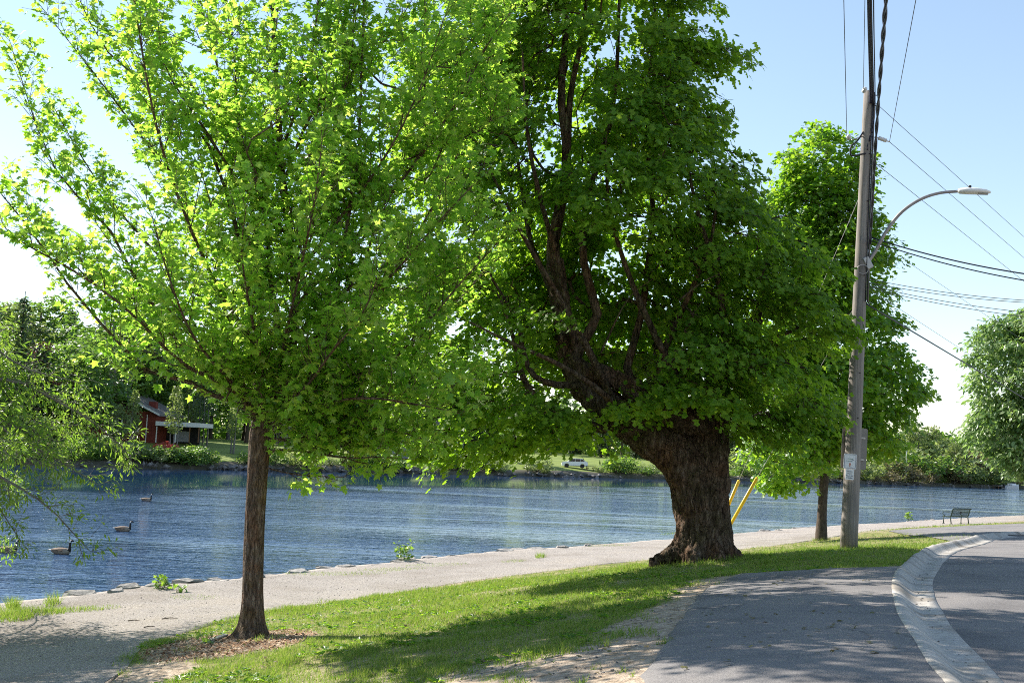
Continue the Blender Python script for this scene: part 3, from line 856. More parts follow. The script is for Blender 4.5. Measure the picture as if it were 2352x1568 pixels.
def shoot(T, p0, d0, L, r0, size, curl=.5, dens=14, n=6, droop=.3, spurs=6.5, petiole=.05):
    """a leafy shoot from p0 along d0 that bends upwards, leaves in pairs all along it"""
    r = T.r
    pts = [p0]; d = norm(d0)
    for k in range(n - 1):
        d = norm(d + np.array([0, 0, curl / n]) + r.normal(size=3) * .07)
        pts.append(pts[-1] + d * L / (n - 1))
    pts = np.array(pts)
    T.br.append((pts, np.linspace(r0, .003, n)) if n > 3 else (pts[[0, -1]], np.array([r0, .003])))
    m = max(3, int(L * dens))
    t = .12 + .88 * r.rand(m) ** .8
    f = t * (n - 1); i = np.minimum(f.astype(int), n - 2); u = (f - i)[:, None]
    q = pts[i] * (1 - u) + pts[i + 1] * u
    tg = norm(pts[i + 1] - pts[i])
    side = norm(np.cross(tg, r.normal(size=(m, 3))))
    ax = side * .8 + tg * .45 + r.normal(size=(m, 3)) * .2 - np.array([0, 0, droop])
    nr = np.array([0, 0, 1.0]) + side * .35 + r.normal(size=(m, 3)) * .4
    off = side * (petiole + .07 * r.rand(m, 1)) + np.array([0, 0, .01])
    T.leaves(q + off, ax, nr, size * (.6 + .65 * r.rand(m)))
    if spurs:
        for k in range(max(1, int(L * spurs))):
            j = r.randint(1, n - 1)
            s = norm(np.cross(norm(pts[j] - pts[j - 1]), r.normal(size=3)))
            dd = norm(s * .8 + norm(pts[j] - pts[j - 1]) * .7 + np.array([0, 0, .15]))
            shoot(T, pts[j], dd, (.16 + .26 * r.rand()), .004, size, .25, dens * 1.6, 3, droop, 0, petiole)
    return pts

def limb_leaves(T, pts, start=.25, spacing=.30, Ls=(.45, 1.25), size=.105, upb=.35, dens=14, ang=(.55, .95), droop=.3, curl=.55, spurs=5.0, per=2):
    r = T.r
    p = resample(pts, spacing); n = len(p)
    for i in range(1, n):
        t = i / (n - 1)
        if t < start: continue
        tg = norm(p[i] - p[i - 1])
        for k in range(per):
            s = norm(np.cross(tg, r.normal(size=3)))
            a = r.uniform(*ang)
            d = norm(tg * math.cos(a) + s * math.sin(a) + np.array([0, 0, upb]))
            L = r.uniform(*Ls) * (1.1 - .55 * t)
            shoot(T, p[i], d, L, .009 * (1.2 - t) + .003, size, curl, dens, droop=droop, spurs=spurs)

# ------------------------------------------------------------------ young maple (lone tree by the path)
t1 = Tree(11)
Y1 = T1[1]
def q1(*a): return np.array([P(x, y, Y1 + dy) for x, y, dy in a])
lead = q1((598, 1010, 0), (606, 955, 0), (640, 885, 0), (666, 800, .05), (680, 700, .1), (668, 560, .1), (648, 400, 0), (636, 200, -.1), (626, 0, -.1), (622, -200, 0), (625, -430, 0))
t1.branch(lead, .125, .012, 26)
limbs1 = [   # (points, r0)
    (q1((592, 985, 0), (556, 930, .05), (500, 900, .1), (432, 878, .2), (360, 850, .3), (288, 798, .35), (180, 690, .4), (108, 590, .4), (20, 480, .4), (-40, 400, .4)), .052),
    (q1((596, 960, 0), (561, 888, -.2), (504, 845, -.3), (467, 780, -.4), (432, 730, -.5), (330, 690, -.6), (262, 564, -.7), (180, 450, -.8), (90, 330, -.8), (30, 120, -.8)), .05),
    (q1((600, 950, 0), (565, 850, .4), (525, 720, .8), (470, 560, 1.0), (400, 440, 1.2), (330, 330, 1.3), (230, 200, 1.3), (90, 10, 1.3)), .045),
    (q1((610, 930, 0), (590, 800, -.5), (565, 650, -.8), (540, 480, -1.0), (475, 313, -1.2), (360, 209, -1.3), (250, 110, -1.3), (170, -30, -1.3)), .045),
    (q1((640, 870, 0), (605, 700, .3), (575, 500, .5), (530, 350, .6), (468, 212, .7), (390, 90, .7), (300, -60, .7)), .04),
    (q1((655, 840, 0), (620, 650, -.6), (600, 480, -1), (570, 300, -1.1), (540, 120, -1.2), (500, -120, -1.2)), .04),
    (q1((600, 940, 0), (530, 780, 1.2), (420, 650, 2.0), (300, 520, 2.5), (190, 380, 2.8), (120, 240, 3.0)), .04),
    (q1((596, 965, 0), (520, 900, -.9), (420, 820, -1.5), (300, 720, -2.0), (190, 610, -2.2), (80, 560, -2.3), (10, 520, -2.3)), .035),
    (q1((620, 930, 0), (700, 830, -.4), (760, 700, -.7), (800, 540, -.9), (830, 380, -1), (840, 200, -1), (850, 0, -1), (850, -160, -1)), .045),
    (q1((625, 940, 0), (720, 860, .3), (830, 760, .6), (920, 640, .8), (990, 480, .9), (1050, 330, 1), (1100, 180, 1), (1140, 60, 1)), .045),
    (q1((612, 985, 0), (690, 960, -.3), (780, 900, -.6), (880, 830, -.9), (980, 740, -1.1), (1080, 640, -1.2), (1160, 540, -1.2)), .04),
    (q1((606, 1010, 0), (680, 985, -.4), (780, 975, -.7), (890, 985, -.9), (980, 1010, -1.0)), .028),
    (q1((610, 1000, 0), (690, 960, .8), (800, 920, 1.4), (920, 890, 1.9), (1040, 860, 2.2)), .032),
    (q1((604, 1070, 0), (640, 1075, -.2), (720, 1082, -.4), (790, 1095, -.5)), .016),
    (q1((606, 1035, 0), (680, 1030, -.3), (790, 1035, -.6), (880, 1050, -.8), (950, 1055, -.9)), .022),
    (q1((672, 800, 0), (760, 650, .5), (850, 480, .9), (920, 300, 1.2), (960, 120, 1.3), (980, -80, 1.3)), .035),
    (q1((668, 600, 0), (740, 460, -.5), (780, 300, -.8), (800, 120, -1), (810, -120, -1)), .032),
    (q1((660, 500, 0), (720, 330, .6), (770, 150, 1.0), (800, -80, 1.2)), .03),
    (q1((655, 480, 0), (580, 330, .9), (520, 170, 1.4), (450, 0, 1.6), (420, -120, 1.6)), .03),
    (q1((645, 350, 0), (690, 180, -.8), (720, 0, -1.2), (740, -180, -1.4)), .026),
    (q1((690, 690, 0), (800, 560, -.2), (920, 430, -.5), (1040, 250, -.7), (1130, 110, -.8), (1180, 20, -.8)), .035),
]
limbs1 += [
    (q1((605, 950, 0), (590, 850, -1), (570, 720, -2.2), (560, 600, -3.2), (565, 480, -3.8)), .03),
    (q1((640, 880, 0), (660, 760, -1.2), (690, 620, -2.4), (720, 470, -3.3), (740, 320, -3.8)), .03),
    (q1((612, 960, 0), (680, 900, -1.2), (760, 820, -2.4), (830, 720, -3.2), (880, 600, -3.6)), .03),
    (q1((600, 950, 0), (520, 860, -1.2), (440, 760, -2.4), (380, 640, -3.2), (350, 500, -3.6)), .03),
    (q1((640, 870, 0), (520, 640, -1.3), (420, 420, -2.3), (340, 220, -2.8), (300, 0, -3.0), (270, -160, -3.0)), .034),
    (q1((660, 780, 0), (770, 720, -1.0), (890, 640, -1.6), (1000, 540, -2.0), (1090, 420, -2.2)), .032),
    (q1((640, 880, 0), (760, 840, 1.0), (900, 780, 1.6), (1030, 700, 2.0), (1130, 600, 2.2)), .032),
    (q1((612, 990, 0), (720, 940, -1.0), (850, 920, -1.6), (970, 930, -1.9), (1060, 950, -2.0)), .026),
    (q1((610, 1005, 0), (700, 1000, .5), (820, 1000, .9), (930, 1015, 1.1)), .022),
    (q1((672, 640, 0), (780, 500, -1.0), (880, 350, -1.5), (960, 190, -1.8), (1020, 40, -2)), .03),
    (q1((650, 420, 0), (740, 260, -.3), (860, 110, -.4), (960, -20, -.4)), .028),
    (q1((660, 540, 0), (560, 420, -1.0), (470, 300, -1.6), (400, 160, -2.0), (360, 20, -2.1)), .03),
    (q1((600, 955, 0), (500, 860, .4), (380, 760, .6), (250, 660, .8), (120, 560, .9), (40, 440, .9)), .03),
]
# limbs that come out towards and away from the viewer, at golden-angle spacing
hb = T1[2]
for k in range(16):
    h = 3.3 + 5.2 * k / 16
    az = k * 2.399 + .8
    ca, sa = math.cos(az), math.sin(az)
    if abs(ca) > .80: continue
    j = np.argmin(np.abs(lead[:, 2] - (hb + h)))
    L = 4.3 * (1 - .055 * k)
    p = [lead[j]]
    for t in np.linspace(.12, 1, 7):
        p.append(lead[j] + np.array([ca * L * .62 * t ** .85, sa * L * .62 * t ** .85, L * .75 * t ** 1.25]))
    limbs1.append((np.array(p), .04 - .0012 * k))
for pts, r0 in limbs1:
    pts = np.array(pts); pts[1:-1] += t1.r.normal(size=(len(pts) - 2, 3)) * .07
    p = t1.branch(pts, r0, .006, 14)
    big = np.linalg.norm(p[-1] - p[0]) > 2.2
    limb_leaves(t1, p, .13 if big else .3, .285, (.45, 1.3) if big else (.25, .55), .118, .4 if big else .05, 15, droop=.3 if big else .45, curl=.6 if big else .05)
limb_leaves(t1, lead[3:], .12, .24, (.5, 1.3), .118, .4, 15, per=2)
sk1 = [(p, r) for p, r in t1.br if r[0] > .02]
fill = np.concatenate([P(px, py, Y1 + dy) + norm(t1.r.normal(size=(n, 3))) * t1.r.rand(n, 1) ** .4 * np.array([rx, rd_, ry]) / np.array([FPX / Y1, 1, FPX / Y1])
    for px, py, rx, ry, dy, rd_, n in ((740, 480, 270, 420, 0.6, 2.2, 10), (560, 700, 170, 220, 0, 2.2, 8), (600, 880, 150, 100, -.5, 1.1, 24), (870, 870, 220, 140, -.6, 1.4, 34), (980, 500, 150, 260, -.4, 1.4, 28), (770, 1020, 180, 55, -.3, 1.0, 34), (950, 120, 190, 170, 0, 1.5, 22), (1080, 240, 100, 200, 0, 1.2, 22), (650, -230, 300, 170, 0, 2.4, 60), (620, 200, 300, 260, -2.0, 1.2, 24))])
fill = t1.grow(sk1, fill, .005, .4, 2.2, .1)
for a in fill:
    for k in range(3):
        d = norm(np.array([t1.r.normal() * .6 + .25 * np.sign(a[0] - lead[6, 0]), t1.r.normal() * .6, .75]))
        shoot(t1, a, d, t1.r.uniform(.3, .75), .006, .115, .4, 18, spurs=4.5)
# trunk: flared, ridged
def ridged_trunk(mb_pts, mb_r, name, mat, parent, seed, flare=.5, fl_h=.3, amp=.06, kf=7, n=40, rings=90):
    p = smooth_poly(np.array(mb_pts), rings); rr = np.interp(np.linspace(0, 1, rings), np.linspace(0, 1, len(mb_r)), mb_r)
    t, u, v = ring_frames(p)
    a = np.linspace(0, 2 * math.pi, n, endpoint=False)
    AA, HH = np.meshgrid(a, np.arange(rings))
    hh = np.linalg.norm(p - p[0], axis=1)
    q = np.stack([np.cos(AA).ravel() * 2.4, np.sin(AA).ravel() * 2.4, np.repeat(hh, n) * 1.2], 1)
    d = fbm(q * np.array([kf / 2.4, kf / 2.4, 1.0]), 4, seed) - .5
    roots = fbm(np.stack([np.cos(AA).ravel() * 1.4, np.sin(AA).ravel() * 1.4, np.zeros(AA.size)], 1), 2, seed + 9)
    fl = flare * np.exp(-np.repeat(hh, n) / fl_h) * (.35 + 1.6 * roots)
    rad = np.repeat(rr, n) * (1 + amp * 2 * d + fl)
    V = np.repeat(p, n, 0) + rad[:, None] * (np.cos(AA).ravel()[:, None] * np.repeat(u, n, 0) + np.sin(AA).ravel()[:, None] * np.repeat(v, n, 0))
    k0 = np.arange(n); k1 = (k0 + 1) % n; i = np.arange(rings - 1)
    F = np.stack([i[:, None] * n + k0, i[:, None] * n + k1, (i[:, None] + 1) * n + k1, (i[:, None] + 1) * n + k0], -1).reshape(-1, 4)
    V = V - np.array(parent.location)
    return link(name, new_mesh(name, V, F, [mat], True), parent)
base1 = T1.copy(); base1[2] = zg1(T1[0], T1[1]) - .08
e1 = t1.build("young_maple", "slim upright young maple with bright yellow-green leaves and a wood-chip ring at its foot", "tree", base1, MAT['bark_young'], MAT['leaf_young'], trunk_obj=True)
ridged_trunk(np.vstack([base1[None], q1((579, 1420, 0), (583, 1250, 0), (591, 1100, 0), (598, 1000, 0), (606, 950, 0))]), [.185, .165, .155, .155, .175, .13], "trunk", MAT['bark_young'], e1, 3, .95, .20, .11)

# ------------------------------------------------------------------ old leaning maple
t2 = Tree(23)
Y2 = T2[1]
def q2(*a): return np.array([P(x, y, Y2 + dy) for x, y, dy in a])
base2 = T2.copy(); base2[2] = zg1(T2[0], T2[1]) - .15
main = q2((1614, 1297, 0), (1613, 1270, 0), (1614, 1212, 0), (1606, 1130, 0), (1565, 1055, 0), (1495, 1003, 0), (1420, 950, 0), (1352, 896, .05), (1310, 830, .1), (1290, 720, .1), (1274, 600, .1))
main_r = [.68, .64, .57, .57, .51, .44, .38, .31, .23, .18, .15]
column = q2((1615, 1200, 0), (1624, 1100, 0), (1628, 1000, .05), (1634, 930, .1), (1650, 870, .15), (1690, 800, .2), (1740, 730, .3))
column_r = [.5, .46, .42, .33, .24, .16, .11]
arm = q2((1640, 975, -.2), (1585, 966, -.32), (1530, 946, -.38), (1480, 914, -.36), (1430, 880, -.32), (1380, 858, -.25), (1338, 848, -.2), (1318, 815, -.1), (1325, 760, 0))
arm_r = [.28, .28, .25, .22, .2, .18, .16, .14, .12]
tmb = MB()
for pts, rr, n in ((main, main_r, 60), (column, column_r, 40), (arm, arm_r, 40)):
    sp = smooth_poly(pts, n); r_ = np.interp(np.linspace(0, 1, n), np.linspace(0, 1, len(rr)), rr)
    tmb.tube(sp, r_, 24)
# root buttresses
for az, L, r0 in ((3.35, .95, .2), (2.6, .6, .16), (4.3, .75, .18), (5.0, .7, .18), (5.9, .75, .17), (.4, .7, .17), (1.6, .7, .17)):
    c_ = base2 + np.array([math.cos(az) * .32, math.sin(az) * .32, .75]); d_ = base2 + np.array([math.cos(az) * .62, math.sin(az) * .62, .32]); f_ = base2 + np.array([math.cos(az) * (.45 + L * .75), math.sin(az) * (.45 + L * .75), .02])
    tmb.tube(smooth_poly([c_, d_, f_], 14), np.linspace(r0 * 1.15, r0 * .55, 14), 12)
tmp = tmb.build("trunk_tmp", MAT['bark_old'])
md = tmp.modifiers.new("r", 'REMESH'); md.mode = 'VOXEL'; md.voxel_size = .03
sm = tmp.modifiers.new("s", 'SMOOTH'); sm.iterations = 6; sm.factor = .5
dg = bpy.context.evaluated_depsgraph_get()
tme = bpy.data.meshes.new_from_object(tmp.evaluated_get(dg))
bpy.data.objects.remove(tmp)
nv = len(tme.vertices)
co = np.zeros(nv * 3, np.float32); tme.vertices.foreach_get("co", co); co = co.reshape(-1, 3).astype(float)
no = np.zeros(nv * 3, np.float32); tme.vertices.foreach_get("normal", no); no = no.reshape(-1, 3).astype(float)
rd = fbm(co * np.array([7.0, 7.0, 1.7]) + (fbm(co * 1.9, 3, 79)[:, None] - .5) * 2.6, 4, 77); rd2 = fbm(co * 2.2, 3, 78)
disp = (np.abs(rd - .5) * -2.6 + .45) * .12 + (rd2 - .5) * .14
co = co + no * disp[:, None] - base2
tme.vertices.foreach_set("co", co.astype(np.float32).ravel()); tme.update()
tme.polygons.foreach_set("use_smooth", np.full(len(tme.polygons), True))

sk = [(smooth_poly(main[5:], 12), np.full(12, .3)), (smooth_poly(column[2:], 8), np.full(8, .2))]
def stem(pts, r0, r1, n=14):
    p = smooth_poly(pts, n); rr = np.linspace(r0, r1, n)
    t2.br.append((p, rr)); sk.append((p, rr)); return p
stem(q2((1274, 615, .1), (1270, 560, .1), (1288, 470, 0), (1303, 360, 0), (1288, 210, 0), (1300, 60, 0), (1290, -150, 0), (1300, -380, .2)), .17, .03)
stem(q2((1303, 350, 0), (1310, 220, -.1), (1336, 90, -.2), (1347, 0, -.2), (1360, -200, -.3)), .09, .02)
stem(q2((1310, 850, -.1), (1345, 770, -.2), (1372, 726, -.3), (1350, 640, -.3), (1336, 560, -.3), (1350, 440, -.2), (1400, 300, 0), (1419, 126, .1), (1424, -60, .1), (1440, -300, .2)), .13, .02)
stem(q2((1285, 720, .1), (1255, 640, .5), (1220, 560, .8), (1200, 440, 1.0), (1180, 300, 1.2), (1160, 120, 1.4)), .09, .02)
stem(q2((1330, 855, 0), (1290, 640, -.8), (1240, 450, -1.4), (1210, 300, -1.8), (1200, 120, -2.0)), .08, .02)
stem(q2((1390, 985, -.2), (1322, 968, -.5), (1266, 942, -.7), (1223, 905, -.9), (1195, 850, -1.0), (1180, 780, -1.1), (1150, 690, -1.2)), .12, .03)
stem(q2((1345, 885, -.1), (1272, 882, -.4), (1223, 859, -.5), (1200, 800, -.6), (1188, 740, -.6), (1130, 640, -.7), (1070, 540, -.7)), .09, .02)
stem(q2((1266, 942, -.7), (1200, 930, -.9), (1130, 945, -1.1), (1060, 950, -1.2), (990, 960, -1.2)), .05, .012)
stem(q2((1480, 925, -.2), (1440, 850, -.1), (1470, 740, .2), (1490, 600, .5), (1500, 450, .7), (1480, 280, .8), (1500, 100, .8), (1510, -100, .8)), .11, .02)
stem(q2((1540, 955, -.2), (1515, 850, -.4), (1545, 760, -.7), (1600, 640, -1.0), (1640, 520, -1.2), (1640, 400, -1.2)), .10, .02)
stem(q2((1634, 930, .1), (1540, 900, 1.2), (1500, 760, 2.0), (1520, 560, 2.6), (1540, 380, 2.8)), .10, .02)
stem(q2((1700, 790, .2), (1790, 770, .1), (1870, 740, 0), (1950, 720, 0)), .07, .015)
stem(q2((1645, 900, .1), (1720, 860, -.6), (1800, 840, -1.2), (1880, 850, -1.5)), .08, .015)
stem(q2((1740, 730, .3), (1760, 620, .5), (1750, 520, .6), (1720, 430, .6)), .09, .02)
stem(q2((1600, 1000, -.1), (1560, 880, -.6), (1500, 760, -1.0), (1440, 620, -1.2), (1400, 480, -1.3), (1390, 340, -1.3)), .11, .02)
stem(q2((1420, 945, -.2), (1350, 800, -.9), (1270, 660, -1.5), (1190, 520, -1.9), (1120, 380, -2.0)), .10, .02)
stem(q2((1636, 930, 0), (1660, 780, -.6), (1650, 640, -1.0), (1600, 480, -1.3), (1570, 320, -1.3)), .11, .02)
stem(q2((1460, 975, -.3), (1380, 900, -1.2), (1290, 840, -2.0), (1180, 790, -2.6), (1080, 740, -2.8)), .09, .015)
# bare dead sticks
for a in (q2((1530, 830, -1.6), (1600, 810, -1.8), (1650, 790, -1.9), (1690, 775, -2.0)), q2((1380, 810, -1.2), (1440, 690, -1.6), (1500, 640, -1.8)), q2((1560, 690, -2.0), (1610, 650, -2.2), (1660, 625, -2.3)), q2((1370, 862, -.4), (1420, 870, -.5), (1460, 905, -.5), (1500, 912, -.5))):
    t2.branch(a, .024, .006, 8)

def blob(T, lst, q, Yd, ppm, nper, seedk=4):
    """attractor points in a union of ellipsoids: (px, py, rx, ry, depth offset, depth radius)"""
    out = []
    for px, py, rx, ry, dy, rd_ in lst:
        c = P(px, py, Yd + dy)
        vol = rx * ry / ppm ** 2 * rd_
        n = max(4, int(nper * vol ** (2 / 3)))
        d = norm(T.r.normal(size=(n, 3))); rho = T.r.rand(n, 1) ** (1 / seedk)
        out.append(c + d * rho * np.array([rx / ppm, rd_, ry / ppm]))
    return np.concatenate(out)
ppm2 = FPX / Y2
blobs2 = [(1385, 100, 190, 240, 0, 3.3), (1380, -230, 190, 220, 0, 3.0), (1470, 470, 225, 250, .2, 3.5), (1180, 420, 220, 330, .3, 3.2), (1120, 740, 200, 230, -.3, 3.0), (1190, 60, 160, 220, .4, 2.6), (1060, 260, 110, 200, .6, 2.0),
          (1140, 950, 210, 105, -.6, 2.2), (1330, 975, 90, 40, -1.0, 1.0), (1330, 720, 160, 200, 1.4, 2.2), (1620, 640, 180, 205, .2, 3.1), (1735, 690, 125, 150, 0, 2.6), (1850, 742, 75, 45, 0, 1.4),
          (1735, 885, 130, 85, -.5, 2.4), (1600, 850, 140, 75, -1.4, 1.5), (1520, 230, 80, 185, 0, 2.2), (1610, 105, 42, 24, 0, .6), (1470, 930, 55, 22, -1.2, .5), (1540, 40, 75, 75, 0, 1.5), (1710, 965, 80, 42, -.6, 1.3), (1635, 430, 75, 70, 0, 1.5), (1585, 258, 36, 20, 0, .5), (1700, 445, 42, 34, 0, .7), (1400, 780, 190, 130, 2.6, 1.2), (1480, 860, 120, 60, 1.6, 1.0), (1280, 560, 150, 150, 2.2, 1.2)]
att2 = blob(t2, blobs2, q2, Y2, ppm2, 17.5)
# keep the open heart of the crown, where the stems and sky show
for px, py, rx, ry, dy, rd_ in [(1270, 580, 120, 140, -1.6, 2.8), (1310, 240, 75, 130, -1.5, 3.0), (1440, 790, 100, 65, -1.2, 1.9), (1300, 840, 110, 60, -1.2, 2.1), (1480, 1000, 130, 45, -1.5, 2.0), (1410, 660, 75, 100, -1.5, 2.6), (1620, 1010, 75, 75, -1, 2), (1540, 640, 60, 70, -2, 2.0), (1440, 60, 50, 80, -1.6, 2.4), (1320, 1060, 90, 40, -1, 3)]:
    c = P(px, py, Y2 + dy)
    dd = ((att2 - c) / np.array([rx / ppm2, rd_, ry / ppm2]))
    att2 = att2[(dd ** 2).sum(1) > 1]
att2 = t2.grow(sk, att2, .0075, .45, 2.35, .18)
cen2 = P(1400, 600, Y2)
for a in att2:
    o_ = norm((a - cen2) * np.array([1, 1, .3]))
    t2.spray(a, .55 + .45 * t2.r.rand(), int(70 + 38 * t2.r.rand()), .138, o_)
e2 = t2.build("old_maple", "massive old leaning maple with gnarled bent trunk and dense dark green crown", "tree", base2, MAT['bark_old'], MAT['leaf_old'], TRI_V, TRI_F, trunk_obj=True)
link("trunk", tme, e2)

# ------------------------------------------------------------------ tree beyond the pole, and the tree cut by the right of the lawn
def lobed_tree(seed, name, label, base, Yd, trunk_px, trunk_r, blobs, nper, size, nleaf, R, leafmat, bark, tv=LEAF_V, tf_=LEAF_F, cat="tree"):
    T = Tree(seed)
    pts = np.vstack([np.array(base)[None], np.array([P(x, y, Yd + dy) for x, y, dy in trunk_px])])
    p = smooth_poly(pts, 18); rr = np.interp(np.linspace(0, 1, 18), np.linspace(0, 1, len(trunk_r)), trunk_r)
    T.br.append((p, rr))
    at_ = blob(T, blobs, None, Yd, FPX / Yd, nper)
    at_ = T.grow([(p[5:], rr[5:])], at_, .008, .6, 2.3, .1)
    cen = p[9]
    for a in at_:
        o_ = norm((a - cen) * np.array([1, 1, .3]))
        T.clump(a, R * (.75 + .5 * T.r.rand()), int(nleaf * (.7 + .6 * T.r.rand())), size, .5, .45, o_)
    return T.build(name, label, cat, base, bark, leafmat, tv, tf_)
b3 = T3.copy(); b3[2] = zg1(T3[0], T3[1]) - .06
lobed_tree(31, "round_maple", "leafy mid-green maple standing behind the wooden utility pole", b3, T3[1], [(1888, 1180, 0), (1893, 1100, 0), (1905, 950, 0), (1905, 780, 0), (1900, 600, 0), (1898, 450, 0), (1900, 330, 0)], [.24, .17, .165, .15, .12, .09, .05, .02],
           [(1890, 390, 105, 110, 0, 1.7), (1890, 480, 130, 110, 0, 2.0), (1900, 590, 145, 150, 0, 2.4), (1820, 480, 60, 90, 0, 1.2), (1900, 760, 165, 190, 0, 2.9), (1940, 890, 175, 130, 0, 3.2), (1800, 1030, 95, 85, -.5, 2.3), (1960, 1000, 120, 50, 0, 2.0), (2085, 890, 45, 25, 0, .8), (2040, 590, 28, 30, 0, .5), (1800, 850, 100, 120, 0, 2.0)],
           22, .19, 48, .64, MAT['leaf_mid'], MAT['bark_dark'], TRI_V, TRI_F)
T4 = np.array([44.5, 76.0, 0]); T4[2] = zg1(T4[0], T4[1]) - .05
lobed_tree(41, "bushy_tree", "bushy tree with pale glossy leaves on the bank past the bench", T4, 76.0, [(2560, 1000, 0), (2550, 850, 0), (2540, 700, 0), (2530, 600, 0)], [.4, .3, .24, .14, .06],
           [(2410, 845, 190, 150, 0, 4.6), (2350, 985, 120, 85, 0, 3.6), (2480, 760, 130, 120, 0, 4), (2380, 1060, 90, 45, 0, 2.6), (2560, 900, 170, 150, 0, 5)], 10, .40, 66, 1.05, MAT['leaf_grey'], MAT['bark_dark'], LAN_V * np.array([1.6, 1, 1]), LAN_F)

# ------------------------------------------------------------------ low spreading tree on the near bank, mostly left of the view
t5 = Tree(51)
B5 = np.array([-12.1, 17.9, 0]); B5[2] = zg1(B5[0], B5[1]) - .05
for k in range(36):
    az = -1.0 + 2.2 * t5.r.rand() if k < 27 else t5.r.rand() * 6.28
    L = t5.r.uniform(3.2, 5.6) if k < 27 else t5.r.uniform(2.2, 3.6)
    h = t5.r.uniform(1.7, 4.9)
    d = np.array([math.cos(az), math.sin(az), 0])
    top = B5 + d * L * .5 + np.array([0, 0, h + .5]); tip = B5 + d * L + np.array([0, 0, h - t5.r.uniform(-.2, .9)])
    p = t5.branch([B5 + np.array([0, 0, .1]), B5 + d * .35 + np.array([0, 0, h * .55]), top, B5 + d * L * .8 + np.array([0, 0, h + .1]), tip], .05, .006, 14)
    limb_leaves(t5, p, .38, .26, (.3, .75), .10, .12, 24, droop=.35, curl=.15, spurs=7)
for c, R, n in (((-1.8, .5, 4.6), (2.6, 2.6, 1.9), 60), ((.8, .6, 3.6), (2.2, 2.2, 1.2), 40), ((-.5, -1.8, 3.8), (2.2, 2.0, 1.5), 36), ((-.2, 2.6, 5.6), (2.3, 2.3, 1.5), 60), ((1.2, 1.2, 4.6), (1.8, 1.8, 1.2), 36)):
    at_ = B5 + np.array(c) + norm(t5.r.normal(size=(n, 3))) * t5.r.rand(n, 1) ** .4 * np.array(R)
    at_ = t5.grow([(p, r) for p, r in t5.br if r[0] > .04], at_, .006, .4, 2.2)
    for a in at_: t5.clump(a, .55, 72, .18, .6, .3)
t5.build("bank_tree", "low spreading tree with narrow light green leaves arching over the gravel path and river", "tree", B5, MAT['bark_grey'], MAT['leaf_willow'], LAN_V, LAN_F)

